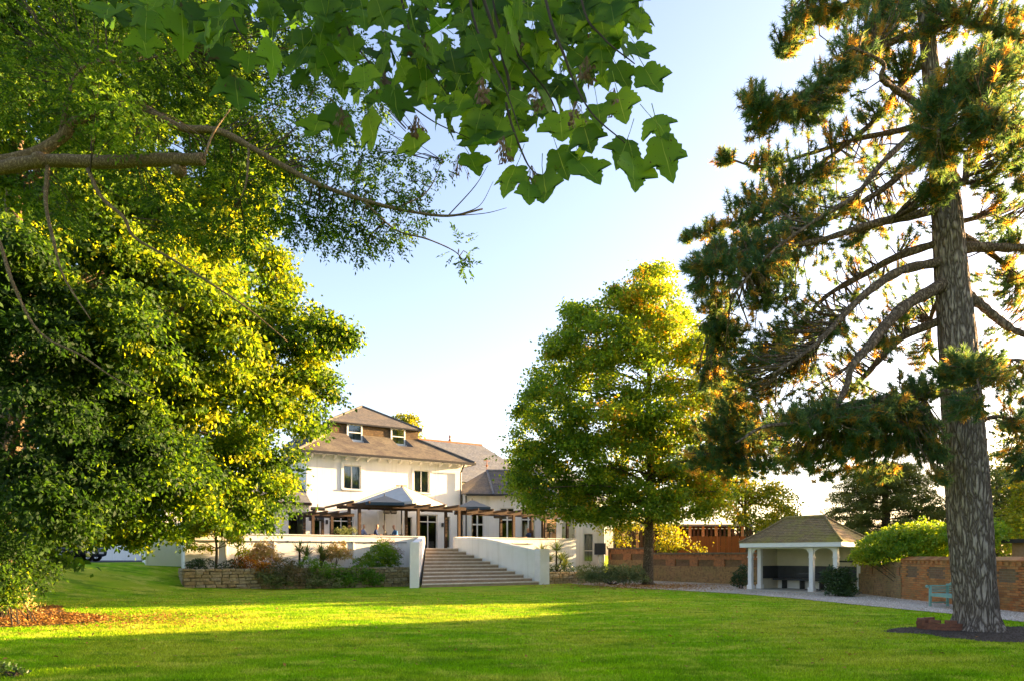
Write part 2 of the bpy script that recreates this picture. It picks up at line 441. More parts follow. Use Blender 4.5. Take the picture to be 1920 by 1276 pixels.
class MB:
    def __init__(s):
        s.v, s.f = [], []
    def add(s, vs, fs):
        o = len(s.v)
        s.v += [tuple(v) for v in vs]
        s.f += [tuple(i + o for i in f) for f in fs]
        return s
    def box(s, x0, x1, y0, y1, z0, z1):
        return s.add([(x0, y0, z0), (x1, y0, z0), (x1, y1, z0), (x0, y1, z0), (x0, y0, z1), (x1, y0, z1), (x1, y1, z1), (x0, y1, z1)],
                     [(0, 3, 2, 1), (4, 5, 6, 7), (0, 1, 5, 4), (1, 2, 6, 5), (2, 3, 7, 6), (3, 0, 4, 7)])
    def bar(s, a, b, w, h):
        """a bar of section w x h from a to b"""
        a, b = Vector(a), Vector(b)
        d = (b - a).normalized()
        up = Vector((0, 0, 1)) if abs(d.z) < .95 else Vector((0, 1, 0))
        sx = d.cross(up).normalized() * (w / 2)
        sz = sx.normalized().cross(d).normalized() * (h / 2)
        vs = [p + i * sx + j * sz for p in (a, b) for i, j in ((-1, -1), (1, -1), (1, 1), (-1, 1))]
        return s.add(vs, [(0, 1, 2, 3), (7, 6, 5, 4), (0, 4, 5, 1), (1, 5, 6, 2), (2, 6, 7, 3), (3, 7, 4, 0)])
    def prism(s, pts, z0, z1):
        n = len(pts)
        zz0 = z0 if hasattr(z0, '__len__') else [z0] * n
        zz1 = z1 if hasattr(z1, '__len__') else [z1] * n
        vs = [(p[0], p[1], zz0[i]) for i, p in enumerate(pts)] + [(p[0], p[1], zz1[i]) for i, p in enumerate(pts)]
        return s.add(vs, [tuple(range(n))[::-1], tuple(range(n, 2 * n))] + [(i, (i + 1) % n, n + (i + 1) % n, n + i) for i in range(n)])
    def tube(s, pts, rad, seg=8, cap=True):
        pts = [Vector(p) for p in pts]
        n = len(pts)
        rad = rad if hasattr(rad, '__len__') else [rad] * n
        T = [(pts[min(i + 1, n - 1)] - pts[max(i - 1, 0)]).normalized() for i in range(n)]
        ref = Vector((1, 0, 0)) if abs(T[0].x) < .8 else Vector((0, 1, 0))
        u = (ref - T[0] * ref.dot(T[0])).normalized()
        vs = []
        for i in range(n):
            u = (u - T[i] * u.dot(T[i])).normalized()
            w = T[i].cross(u)
            for k in range(seg):
                an = 2 * math.pi * k / seg
                vs.append(pts[i] + (u * math.cos(an) + w * math.sin(an)) * rad[i])
        fs = [(i * seg + k, i * seg + (k + 1) % seg, (i + 1) * seg + (k + 1) % seg, (i + 1) * seg + k) for i in range(n - 1) for k in range(seg)]
        if cap:
            fs += [tuple(range(seg))[::-1], tuple(range((n - 1) * seg, n * seg))]
        return s.add(vs, fs)
    def lathe(s, c, prof, seg=16):
        """prof: (radius, z) going up"""
        vs = [(c[0] + r * math.cos(2 * math.pi * k / seg), c[1] + r * math.sin(2 * math.pi * k / seg), c[2] + z) for r, z in prof for k in range(seg)]
        n = len(prof)
        fs = [(i * seg + k, i * seg + (k + 1) % seg, (i + 1) * seg + (k + 1) % seg, (i + 1) * seg + k) for i in range(n - 1) for k in range(seg)]
        fs += [tuple(range(seg))[::-1], tuple(range((n - 1) * seg, n * seg))]
        return s.add(vs, fs)
    def mesh(s, name, mat, off=Vector((0, 0, 0)), smooth=False, uv=True):
        me = bpy.data.meshes.new(name)
        me.from_pydata([(v[0] - off[0], v[1] - off[1], v[2] - off[2]) for v in s.v], [], s.f)
        me.update()
        if uv:
            ul = me.uv_layers.new(name='UVMap')
            co = np.array([v for v in s.v], dtype=np.float64)
            for p in me.polygons:
                nr = p.normal
                h = Vector((-nr.y, nr.x, 0))
                h = h.normalized() if h.length > .05 else Vector((1, 0, 0))
                w = nr.cross(h)
                for li in p.loop_indices:
                    c = co[me.loops[li].vertex_index]
                    ul.data[li].uv = (c[0] * h.x + c[1] * h.y + c[2] * h.z, c[0] * w.x + c[1] * w.y + c[2] * w.z)
        if smooth:
            for p in me.polygons:
                p.use_smooth = True
        me.materials.append(mat)
        return me
    def build(s, name, mat, parent=None, smooth=False, kind=None, uv=True):
        off = ORIG.get(parent.name, Vector((0, 0, 0))) if parent is not None else Vector((0, 0, 0))
        return link(name, s.mesh(name, mat, off, smooth, uv), parent, kind)


def box(name, mat, parent, *a, kind=None):
    return MB().box(*a).build(name, mat, parent, kind=kind)


def spline(pts, per=6):
    """Catmull-Rom through the points"""
    P = [Vector(p) for p in pts]
    P = [P[0] * 2 - P[1]] + P + [P[-1] * 2 - P[-2]]
    out = []
    for i in range(1, len(P) - 2):
        for k in range(per):
            t = k / per
            a, b, c, d = P[i - 1], P[i], P[i + 1], P[i + 2]
            out.append(.5 * ((2 * b) + (c - a) * t + (2 * a - 5 * b + 4 * c - d) * t * t + (3 * b - a - 3 * c + d) * t ** 3))
    out.append(P[-2])
    return out


def taper(n, r0, r1):
    return [r0 + (r1 - r0) * i / (n - 1) for i in range(n)]


def np_mesh(name, V, F, mat, tint=None, parent=None, kind='stuff'):
    """V (n,3), F (m,k) arrays; tint per vertex"""
    V = np.asarray(V, np.float32); F = np.asarray(F, np.int32)
    if parent is not None:
        o = ORIG.get(parent.name, Vector((0, 0, 0)))
        V = V - np.array(o, np.float32)
    me = bpy.data.meshes.new(name)
    k = F.shape[1]
    me.vertices.add(len(V)); me.vertices.foreach_set('co', V.ravel())
    me.loops.add(F.size); me.loops.foreach_set('vertex_index', F.ravel())
    me.polygons.add(len(F))
    me.polygons.foreach_set('loop_start', np.arange(0, F.size, k, dtype=np.int32))
    me.polygons.foreach_set('loop_total', np.full(len(F), k, np.int32))
    if tint is not None:
        at_ = me.attributes.new('tint', 'FLOAT', 'POINT')
        at_.data.foreach_set('value', np.asarray(tint, np.float32))
    me.update(calc_edges=True)
    me.materials.append(mat)
    return link(name, me, parent, kind)


def unit(a):
    return a / np.maximum(np.linalg.norm(a, axis=1, keepdims=True), 1e-9)


def leaves(P, size, tint, axis=None, axis_rand=.8, up=.5, width=.62, fold=.12, g=rng):
    """two-triangle folded leaves at the points P; returns V, F, tint"""
    n = len(P)
    t = g.normal(size=(n, 3))
    if axis is not None:
        t = unit(t) * axis_rand + axis
    t = unit(t)
    nn = unit(g.normal(size=(n, 3)) * (1 - up) + np.array([0, 0, 1.0]) * up)
    s = unit(np.cross(t, nn))
    nn = np.cross(s, t)
    L = (np.asarray(size) * g.uniform(.65, 1.25, n))[:, None]
    a = P
    b = P + t * L * .45 + s * L * width * .5 + nn * L * fold
    c = P + t * L
    d = P + t * L * .45 - s * L * width * .5 + nn * L * fold
    V = np.stack([a, b, c, d], 1).reshape(-1, 3)
    i = np.arange(n)[:, None] * 4
    F = np.concatenate([i + np.array([[0, 1, 2]]), i + np.array([[0, 2, 3]])], 0)
    return V, F, np.repeat(tint, 4)


def join(parts):
    Vs, Fs, Ts, o = [], [], [], 0
    for V, F, T in parts:
        Vs.append(V); Fs.append(F + o); Ts.append(T); o += len(V)
    return np.concatenate(Vs), np.concatenate(Fs), np.concatenate(Ts)


def ball(n, g=rng, shell=.35):
    d = unit(g.normal(size=(n, 3)))
    r = g.uniform(shell, 1, n) ** .6
    return d * r[:, None]


def sublobes(lobes, k, f, g, jit=.85):
    """break every lobe into smaller boughs so that the crown has hollows and shade between them"""
    out = []
    for lb in lobes:
        c = np.array(lb[:3]); r = np.array(lb[3:6]); ts = lb[6] if len(lb) > 6 else 0
        d = ball(k, g, .35) * jit
        for i in range(k):
            q = c + d[i] * r
            rr = r * f * g.uniform(.7, 1.3)
            out.append((q[0], q[1], q[2], rr[0], rr[1], rr[2] * .75, ts + g.normal(0, .10)))
    return out


def clumps(lobes, density, per, spread, size, tint_mu=.45, tint_sd=.18, droop=.35, up=.5, g=rng, shell=.45, width=.62, ragged=.13):
    """lobes: (x, y, z, rx, ry, rz[, tint shift]); leaf clumps through the outer part of every lobe"""
    parts, cs = [], []
    for lb in lobes:
        c = np.array(lb[:3]); r = np.array(lb[3:6]); ts = lb[6] if len(lb) > 6 else 0
        area = (r[0] * r[1] + r[1] * r[2] + r[0] * r[2]) / 3 * 4 * math.pi
        k = max(3, int(area * density))
        d = ball(k, g, shell)
        # an uneven outline: some clumps reach out, some fall short
        d *= (1 + g.normal(0, ragged, k))[:, None]
        cc = c + d * r
        cs.append(cc)
        ct = np.clip(g.normal(tint_mu + ts, tint_sd, k), 0, 1)
        idx = np.repeat(np.arange(k), per)
        n = len(idx)
        jt = g.normal(size=(n, 3)) * np.array([spread, spread, spread * .42])
        hd = d[idx, :2] / (np.linalg.norm(d[idx, :2], axis=1, keepdims=True) + .05)
        jt[:, 2] -= .45 * (jt[:, :2] * hd).sum(1)          # sprays tilt down and outwards
        P = cc[idx] + jt
        ax = d[idx] / (np.linalg.norm(d[idx], axis=1, keepdims=True) + .01) * .6 + np.array([0, 0, -droop])
        parts.append(leaves(P, np.full(n, size), np.clip(ct[idx] + g.normal(0, .13, n), 0, 1), ax, .8, up, width, g=g))
    return join(parts), np.concatenate(cs)


def twigs(mb, cs, root_fn, frac, r=.012, g=rng):
    """thin twigs from the limb towards a share of the clumps"""
    for c in cs[g.random(len(cs)) < frac]:
        a = Vector(root_fn(c)); b = Vector(c)
        m = a.lerp(b, .5) + Vector(g.normal(0, .08, 3)) * (b - a).length
        mb.tube([a, m, b], [r * 1.6, r, r * .4], 4, False)

# ================================================================== THE SETTING
def struct(o, label=None):
    o['kind'] = 'structure'
    return o


def make_ground():
    def axis(lo, hi, step, far):
        a = np.arange(lo, hi + .01, step)
        ex = np.array([8, 20, 45, 90, 180, 400, 900])
        return np.concatenate([lo - ex[::-1], a, hi + ex]) if far else a
    xs = axis(-34, 22, .7, True); ys = axis(-8, 60, .7, True)
    X, Y = np.meshgrid(xs, ys)
    Z = ground(X, Y)
    V = np.stack([X, Y, Z], -1).reshape(-1, 3)
    nx, ny = len(xs), len(ys)
    i = (np.arange(ny - 1)[:, None] * nx + np.arange(nx - 1)[None]).reshape(-1, 1)
    o = np_mesh('lawn', V, i + np.array([[0, 1, nx + 1, nx]]), M['lawn'], kind='structure')
    for p in o.data.polygons:
        p.use_smooth = True


make_ground()


def sheet(name, pts, z, mat, kind='structure', jag=0):
    """a ground sheet with an uneven edge"""
    P = [Vector((p[0], p[1], 0)) for p in pts]
    out = []
    for i, p in enumerate(P):
        q = P[(i + 1) % len(P)]
        k = max(1, int((q - p).length / .25)) if jag else 1
        for j in range(k):
            c = p.lerp(q, j / k)
            if jag:
                c += Vector((random.gauss(0, jag), random.gauss(0, jag), 0))
            out.append((c.x, c.y, z))
    return MB().add(out, [tuple(range(len(out)))]).build(name, mat, None, kind=kind)


GRAVEL = [(12.6, 4), (12.2, 16.3), (11.9, 18.6), (11.1, 22), (10.5, 25), (9.4, 28.2), (7.6, 31), (5.6, 33.6), (4.2, 36.2), (3.4, 38.4),
          (3.4, 47), (6, 47), (13, 37.5), (15.4, 30), (15, 25), (15, 4)]
sheet('gravel_path', GRAVEL, .012, M['gravel'], jag=.05)
sheet('car_park', [(-19.6, 33.6), (-27, 25.0), (-60, 24), (-60, 70), (-22, 70), (-18.2, 40)], 1.262, M['asphalt'])
th = np.linspace(0, 2 * np.pi, 40)[:-1]
SOIL = [(10.35 + 2.35 * math.cos(t) * (1 + .13 * math.sin(5 * t) + .06 * math.sin(11 * t)), 14.0 + 1.5 * math.sin(t) * (1 + .12 * math.cos(3 * t) + .08 * math.sin(8 * t))) for t in th]
sheet('tree_soil', SOIL, .010, M['soil'], jag=.07)
LITTER = [(-20, 12), (-20, 21), (-14.2, 21.5), (-12.6, 19.2), (-10.6, 17.8), (-9.8, 16.6), (-10.4, 15.6), (-12.0, 14.6), (-13, 12)]
sheet('leaf_mould', LITTER, .008, M['soil'], jag=.08)


def inside(px, py, poly):
    r = np.zeros(len(px), bool)
    n = len(poly)
    for i in range(n):
        x0, y0 = poly[i]; x1, y1 = poly[(i + 1) % n]
        c = ((y0 > py) != (y1 > py)) & (px < (x1 - x0) * (py - y0) / (y1 - y0 + 1e-12) + x0)
        r ^= c
    return r


# ================================================================== HOUSE AND TERRACE (house frame: x along the front, y into the house)
def wall_open(mb, a0, a1, z0, z1, b0, b1, holes):
    """a wall slab with rectangular openings (a0, a1, z0, z1)"""
    A = sorted({a0, a1} | {h[0] for h in holes} | {h[1] for h in holes})
    for i in range(len(A) - 1):
        l, r_ = A[i], A[i + 1]
        mid = (l + r_) / 2
        hs = sorted([(h[2], h[3]) for h in holes if h[0] < mid < h[1]])
        z = z0
        for h in hs:
            if h[0] > z + 1e-4:
                mb.box(l, r_, b0, b1, z, h[0])
            z = h[1]
        if z < z1 - 1e-4:
            mb.box(l, r_, b0, b1, z, z1)


def window(parent, a, w, z0, h, b, nx=2, rows=(1.0,), mull=.06, fr=.06, curtain=False, sill=True, name='window', depth=.08):
    """frame set into an opening whose face is at depth b; panes and curtains behind"""
    mb = MB()
    x0, x1, z1 = a - w / 2, a + w / 2, z0 + h
    y0, y1 = b + .05, b + .05 + depth
    mb.box(x0, x0 + fr, y0, y1, z0, z1); mb.box(x1 - fr, x1, y0, y1, z0, z1)
    mb.box(x0 + fr, x1 - fr, y0, y1, z0, z0 + fr); mb.box(x0 + fr, x1 - fr, y0, y1, z1 - fr, z1)
    cw = (w - 2 * fr - (nx - 1) * mull) / nx
    ih = h - 2 * fr - (len(rows) - 1) * mull
    panes = []
    z = z0 + fr
    for j, rr in enumerate(rows):
        zt = z + ih * rr / sum(rows)
        for i in range(nx):
            xx = x0 + fr + i * (cw + mull)
            panes.append((xx, xx + cw, z, zt))
            if i < nx - 1:
                mb.box(xx + cw, xx + cw + mull, y0 + .005, y1 - .005, z, zt)
        if j < len(rows) - 1:
            mb.box(x0 + fr, x1 - fr, y0 + .003, y1 - .003, zt, zt + mull)
        z = zt + mull
    o = mb.build(name, M['paint'], parent)
    for p in panes:
        box('pane', M['glass'], o, p[0], p[1], b + .085, b + .095, p[2], p[3])
    if curtain:
        for sx in (0, 1):
            n = 14
            c0, c1 = (x0 + .02, x0 + w * .46) if sx == 0 else (x1 - w * .46, x1 - .02)
            vs, fs = [], []
            for k in range(n + 1):
                xx = c0 + (c1 - c0) * k / n
                yy = b + .26 + .035 * math.sin(k * 2.2)
                vs += [(xx, yy, z0), (xx, yy, z1)]
            fs = [(2 * k, 2 * k + 2, 2 * k + 3, 2 * k + 1) for k in range(n)]
            MB().add(vs, fs).build('curtain', M['curtain'], o, smooth=True)
    if sill:
        box('sill', M['paint'], o, x0 - .1, x1 + .1, b - .16, b + .05, z0 - .09, z0)
    return o


FL = 2.0       # terrace level
A0, A1, B0, B1 = -8.2, 2.2, 10.3, 20.7
EAVE = 7.72


def hip(mb, a0, a1, b0, b1, z0, ia, ib, z1, over=0):
    """a hipped slope ring from the outer rectangle to an inner one"""
    o = [(a0, b0, z0), (a1, b0, z0), (a1, b1, z0), (a0, b1, z0)]
    i = [(ia[0], ib[0], z1), (ia[1], ib[0], z1), (ia[1], ib[1], z1), (ia[0], ib[1], z1)]
    mb.add(o + i, [(0, 1, 5, 4), (1, 2, 6, 5), (2, 3, 7, 6), (3, 0, 4, 7)])


def make_house():
    t = thing('country_house', 'two storey white country house with brown hipped roof and attic dormers', 'house', (-3, 10.3, FL), HF)
    # front wall with its openings
    holes = [(-5.95, -4.85, 5.72, 7.2), (-1.27, -.17, 5.72, 7.2), (-.9, .42, FL, 4.3), (-6.85, -5.3, FL, 4.2), (-1.75, -1.4, 2.3, 4.1),
             (.95, 1.35, 2.1, 4.2), (-7.75, -7.35, 2.2, 4.1)]
    mb = MB()
    wall_open(mb, A0, A1, 0.8, EAVE, B0, B0 + .35, holes)
    mb.box(A0, A0 + .35, B0 + .35, B1, .8, EAVE); mb.box(A1 - .35, A1, B0 + .35, B1, .8, EAVE)
    mb.box(A0 + .35, A1 - .35, B1 - .35, B1, .8, EAVE)
    mb.build('wall', M['render'], t)
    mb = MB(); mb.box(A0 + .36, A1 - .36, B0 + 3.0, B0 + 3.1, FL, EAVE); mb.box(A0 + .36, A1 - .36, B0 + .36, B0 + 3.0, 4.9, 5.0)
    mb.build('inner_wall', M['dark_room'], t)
    # moulded surrounds
    for (h0, h1, z0, z1) in holes[:2]:
        mb = MB()
        mb.box(h0 - .16, h0, B0 - .05, B0 - .002, z0 - .1, z1 + .14); mb.box(h1, h1 + .16, B0 - .05, B0 - .002, z0 - .1, z1 + .14)
        mb.box(h0, h1, B0 - .05, B0 - .002, z1, z1 + .14)
        mb.build('window_surround', M['render'], t)
    window(t, -5.4, 1.1, 5.72, 1.48, B0 + .06, 2, (1,), curtain=True)
    window(t, -.72, 1.1, 5.72, 1.48, B0 + .06, 2, (1,), curtain=True)
    window(t, -.24, 1.32, FL, 4.3 - FL, B0 + .06, 2, (4.4, 1), sill=False, name='french_door')
    window(t, -6.075, 1.55, FL, 4.2 - FL, B0 + .06, 2, (4.2, 1), sill=False, name='french_door')
    window(t, -1.575, .35, 2.3, 1.8, B0 + .06, 1, (1,), fr=.04)
    window(t, 1.15, .4, 2.1, 2.1, B0 + .06, 1, (1,), fr=.04)
    window(t, -7.55, .4, 2.2, 1.9, B0 + .06, 1, (1,), fr=.04)
    for a in (-4.75, -3.6):     # flat pilasters beside the garden doors
        mb = MB(); mb.box(a - .14, a + .14, B0 - .09, B0 - .002, FL, 4.3); mb.box(a - .2, a + .2, B0 - .13, B0 - .002, 4.3, 4.45)
        mb.build('pilaster', M['render'], t)
    # soffit, brackets, fascia, gutter
    ov = .62
    box('soffit', M['paint'], t, A0 - ov, A1 + ov, B0 - ov, B1 + ov, EAVE, EAVE + .05)
    n = 15
    for i in range(n):
        a = A0 + .25 + (A1 - A0 - .5) * i / (n - 1)
        mb = MB(); mb.prism([(a - .055, B0 - .005), (a - .055, B0 - .5), (a + .055, B0 - .5), (a + .055, B0 - .005)], [EAVE - .24, EAVE - .09, EAVE - .09, EAVE - .24], EAVE - .002)
        mb.build('eave_bracket', M['paint'], t)
    for i in range(6):
        b = B0 + .6 + 1.8 * i
        mb = MB(); mb.prism([(A0 - .005, b - .055), (A0 - .5, b - .055), (A0 - .5, b + .055), (A0 - .005, b + .055)], [EAVE - .24, EAVE - .09, EAVE - .09, EAVE - .24], EAVE - .002)
        mb.build('eave_bracket', M['paint'], t)
    g = MB()
    g.box(A0 - ov - .1, A1 + ov + .1, B0 - ov - .12, B0 - ov, EAVE - .02, EAVE + .12)
    g.box(A0 - ov - .12, A0 - ov, B0 - ov, B1 + ov, EAVE - .02, EAVE + .12); g.box(A1 + ov, A1 + ov + .12, B0 - ov, B1 + ov, EAVE - .02, EAVE + .12)
    g.build('gutter', M['black'], t)
    # lower roof, tile-hung attic box, upper roof
    ia, ib = (-5.9, .3), (13.3, 19.0)
    e0 = ov + .05
    O = [(A0 - e0, B0 - e0), (A1 + e0, B0 - e0), (A1 + e0, B1 + e0), (A0 - e0, B1 + e0)]
    I = [(ia[0], ib[0]), (ia[1], ib[0]), (ia[1], ib[1]), (ia[0], ib[1])]
    z0, z1 = EAVE + .1, 9.68
    zf = lambda b: z0 + (z1 - z0) * (b - O[0][1]) / (ib[0] - O[0][1])
    mb = MB()
    for k in (1, 2, 3):
        j = (k + 1) % 4
        mb.add([(*O[k], z0), (*O[j], z0), (*I[j], z1), (*I[k], z1)], [(0, 1, 2, 3)])
    DORM = [(-4.84, -3.74), (-1.77, -.67)]
    by, bc = O[0][1], 11.75
    front = [[(O[0][0], by), (DORM[0][0], by), (DORM[0][0], ib[0]), (ia[0], ib[0])], [(DORM[0][1], by), (DORM[1][0], by), (DORM[1][0], ib[0]), (DORM[0][1], ib[0])],
             [(DORM[1][1], by), (O[1][0], by), (ia[1], ib[0]), (DORM[1][1], ib[0])]]
    for f in front + [[(d0, by), (d1, by), (d1, bc), (d0, bc)] for d0, d1 in DORM]:
        mb.add([(x, y, zf(y)) for x, y in f], [(0, 1, 2, 3)])
    rf = mb.build('roof', M['brown_tile'], t)
    for d0, d1 in DORM:     # the roof is cut down in front of each attic window
        MB().add([(d0, bc, zf(bc)), (d1, bc, zf(bc)), (d1, ib[0], 9.18), (d0, ib[0], 9.18)], [(0, 1, 2, 3)]).build('valley_tiles', M['lichen_slate'], rf)
        mb = MB()
        for x in (d0, d1):
            mb.add([(x, bc, zf(bc)), (x, ib[0], 9.18), (x, ib[0], z1)], [(0, 1, 2)])
        mb.build('valley_cheeks', M['slate'], rf)
    for (x, y, p, q) in ((A0 - ov - .05, B0 - ov - .05, ia[0], ib[0]), (A1 + ov + .05, B0 - ov - .05, ia[1], ib[0])):
        MB().tube([(x, y, EAVE + .12), (p, q, 9.7)], .09, 8).build('hip_ridge', M['lichen_slate'], rf)
    mb = MB()
    wall_open(mb, ia[0], ia[1], 9.1, 10.42, ib[0], ib[0] + .2, [(-4.82, -3.76, 9.2, 10.36), (-1.75, -.69, 9.2, 10.36)])
    mb.box(ia[0], ia[0] + .2, ib[0] + .21, ib[1], 9.1, 10.42); mb.box(ia[1] - .2, ia[1], ib[0] + .21, ib[1], 9.1, 10.42); mb.box(ia[0] + .2, ia[1] - .2, ib[1] - .2, ib[1], 9.1, 10.42)
    mb.build('attic_wall', M['tile_hung'], t)
    box('attic_inner_wall', M['dark_room'], t, ia[0] + .21, ia[1] - .21, ib[0] + 1.2, ib[0] + 1.3, 9.1, 10.4)
    for a in (-4.29, -1.22):
        window(t, a, 1.06, 9.2, 1.16, ib[0] - .14, 1, (1, 1), fr=.10, mull=.07, curtain=True, name='attic_window')
    apex = (-2.8, 16.15, 12.25)
    e = .22
    q = [(ia[0] - e, ib[0] - e, 10.4), (ia[1] + e, ib[0] - e, 10.4), (ia[1] + e, ib[1] + e, 10.4), (ia[0] - e, ib[1] + e, 10.4)]
    mb = MB(); mb.add(q + [apex], [(0, 1, 4), (1, 2, 4), (2, 3, 4), (3, 0, 4)])
    ur = mb.build('upper_roof', M['lichen_slate'], t)
    mb = MB(); mb.add(q + [(v[0], v[1], 10.3) for v in q], [(0, 1, 5, 4), (1, 2, 6, 5), (2, 3, 7, 6), (3, 0, 4, 7), (7, 6, 5, 4)])
    mb.build('upper_fascia', M['black'], ur)
    for v in q[:2]:
        MB().tube([v, apex], .08, 8).build('hip_ridge', M['lichen_slate'], ur)
    # slate-hung side dormer
    MB().prism([(-8.05, 13.6), (-5.92, 13.6), (-5.92, 17.4), (-8.05, 17.4)], 8.2, [9.15, 9.95, 9.95, 9.15]).build('side_dormer', M['slate'], t)
    # downpipe
    mb = MB(); mb.tube([(A1 - .12, B0 - .12, FL), (A1 - .12, B0 - .12, 7.2), (A1 - .12, B0 - .6, 7.66)], .055, 8)
    mb.build('downpipe', M['black'], t)
    # wall lamps
    for a in (-7.0, .75):
        mb = MB(); mb.box(a - .06, a + .06, B0 - .12, B0 - .002, 3.5, 3.75); mb.build('wall_lamp', M['black'], t)

    # -------- left wing
    w = thing('garden_wing', 'low white garden wing with slate roof left of the house', 'building', (-12, 9.4, FL), HF)
    holes = [(-9.5, -8.5, FL, 4.15), (-11.3, -10.2, FL, 4.15), (-13.2, -11.9, 2.2, 4.1), (-15.1, -13.9, 2.2, 4.1)]
    mb = MB(); wall_open(mb, -16, -8.25, .9, 4.5, 9.4, 9.7, holes); mb.box(-16, -15.7, 9.7, 16, .9, 4.5); mb.box(-16, -8.25, 15.7, 16, .9, 4.5)
    mb.build('wall', M['render'], w)
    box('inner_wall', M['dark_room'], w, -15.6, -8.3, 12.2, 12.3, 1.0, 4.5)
    for h in holes:
        window(w, (h[0] + h[1]) / 2, h[1] - h[0], h[2], h[3] - h[2], 9.44, 1 if h[1] - h[0] < 1.05 else 2, (1,), sill=False, name='tall_window')
    mb = MB(); hip(mb, -16.5, -8.25, 9.0, 16.4, 4.62, (-13.5, -8.25), (12.5, 12.9), 6.6); mb.build('roof', M['slate'], w)
    box('gutter', M['timber'], w, -16.55, -8.25, 8.9, 9.0, 4.5, 4.66)
    box('soffit', M['paint'], w, -16.4, -8.26, 9.01, 9.399, 4.5, 4.54)

    # -------- rear wing with long slate ridge
    w = thing('ridge_wing', 'long grey slate roofed rear wing behind the right of the house', 'building', (8, 20, .8), HF)
    box('wall', M['render'], w, 2.3, 14.5, 19.2, 27, .9, 7.6)
    mb = MB(); hip(mb, .6, 15, 18.7, 27.5, 7.6, (-1, 10.7), (23, 23.2), 11.5); r_ = mb.build('roof', M['slate'], w)
    MB().tube([(-1, 23.1, 11.52), (10.7, 23.1, 11.52)], .13, 8).build('ridge', M['terracotta'], r_)
    for a in (3.2, 7.5):
        mb = MB(); mb.lathe((a, 23.1, 11.6), [(.1, 0), (.14, .1), (.05, .3), (.12, .42), (.02, .6)], 8); mb.build('finial', M['terracotta'], r_)
    w = thing('slate_wing', 'farthest slate roof stepping down behind the maple', 'building', (17, 20, .8), HF)
    box('wall', M['render'], w, 14.7, 22, 19.6, 27, .9, 6.6)
    mb = MB(); hip(mb, 14.2, 22.5, 19.2, 27.5, 6.6, (11, 19.5), (23, 23.2), 10.5); mb.build('roof', M['slate'], w)

    # -------- faceted bay wing right of the house
    w = thing('bay_wing', 'single storey white bay wing with arched french windows right of the house', 'building', (4, 10, FL), HF)
    P = [(2.22, 10.1), (4.0, 9.63), (7.5, 6.84), (9.6, 6.5), (9.6, 14), (2.22, 14)]
    ez = 5.72
    mb = MB()
    def facet(p, q, holes_u, mbw):
        d = Vector((q[0] - p[0], q[1] - p[1], 0)); L = d.length; d.normalize(); nrm = Vector((-d.y, d.x, 0))
        tmp = MB(); wall_open(tmp, 0, L, .9, ez, 0, .3, holes_u)
        mbw.add([(p[0] + d.x * v[0] + nrm.x * v[1], p[1] + d.y * v[0] + nrm.y * v[1], v[2]) for v in tmp.v], tmp.f)
        return d, nrm, L
    specs = [(0, 1, [(.55, 1.45, FL, 4.4)]), (1, 2, [(.7, 1.7, FL, 4.85), (2.15, 3.15, FL, 4.85), (3.5, 4.2, FL, 4.6)]), (2, 3, [(.5, 1.6, FL, 4.6)])]
    fac = []
    for i, j, hs in specs:
        fac.append((P[i], facet(P[i], P[j], hs, mb), hs))
    mb.box(9.3, 9.6, 6.8, 14, .9, ez)
    mb.build('wall', M['render'], w)
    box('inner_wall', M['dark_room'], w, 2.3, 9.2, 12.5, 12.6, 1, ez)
    for p, (d, nrm, L), hs in fac:
        for h in hs:
            # build the window flat, then turn it onto its facet
            before = set(bpy.data.objects.keys())
            o = window(w, (h[0] + h[1]) / 2, h[1] - h[0], h[2], h[3] - h[2], .05, 2, (2.2, .8), fr=.07, mull=.1, sill=False, name='french_window')
            for ob in [bpy.data.objects[k] for k in bpy.data.objects.keys() if k not in before]:
                og = ORIG[w.name]
                for v in ob.data.vertices:
                    x, y, z = v.co.x + og.x, v.co.y + og.y, v.co.z
                    v.co = (p[0] + d.x * x + nrm.x * y - og.x, p[1] + d.y * x + nrm.y * y - og.y, z)
    # roof: apex over the first corner, ridge running right
    O = [(1.9, 9.7, ez), (4.0, 9.1, ez), (7.4, 6.35, ez), (10.0, 5.9, ez), (10.0, 14.5, ez), (2.24, 14.5, ez), (2.24, 9.7, ez)]
    ax, bx = (5.2, 12.2, 7.75), (8.6, 10.2, 7.75)
    mb = MB(); mb.add([O[6], O[1], ax], [(0, 1, 2)]); mb.add([O[1], O[2], bx, ax], [(0, 1, 2, 3)]); mb.add([O[2], O[3], bx], [(0, 1, 2)])
    mb.add([O[3], O[4], bx], [(0, 1, 2)]); mb.add([O[4], O[5], ax, bx], [(0, 1, 2, 3)]); mb.add([O[5], O[6], ax], [(0, 1, 2)])
    r_ = mb.build('roof', M['lichen_slate'], w)
    mb = MB(); mb.tube([O[1], ax], .08, 8); mb.tube([ax, bx], .09, 8); mb.build('hip_ridge', M['slate'], r_)
    mb = MB()
    mb.tube([ax, (ax[0], ax[1], ax[2] + .9)], .025, 6); mb.lathe((ax[0], ax[1], ax[2] + .25), [(.03, 0), (.11, .1), (.03, .2)], 8)
    mb.bar((ax[0] - .25, ax[1], ax[2] + .7), (ax[0] + .25, ax[1], ax[2] + .7), .02, .03)
    mb.build('weather_vane', M['terracotta'], r_)
    mb = MB()
    for k in range(3):
        p, q = (O[6], O[1], O[2], O[3])[k], (O[6], O[1], O[2], O[3])[k + 1]
        mb.bar((p[0], p[1], ez - .04), (q[0], q[1], ez - .04), .12, .12)
    mb.build('gutter', M['black'], w)
    mb = MB(); mb.tube([(2.36, 9.95, FL), (2.36, 9.95, ez - .1)], .05, 8); mb.build('downpipe', M['black'], w)

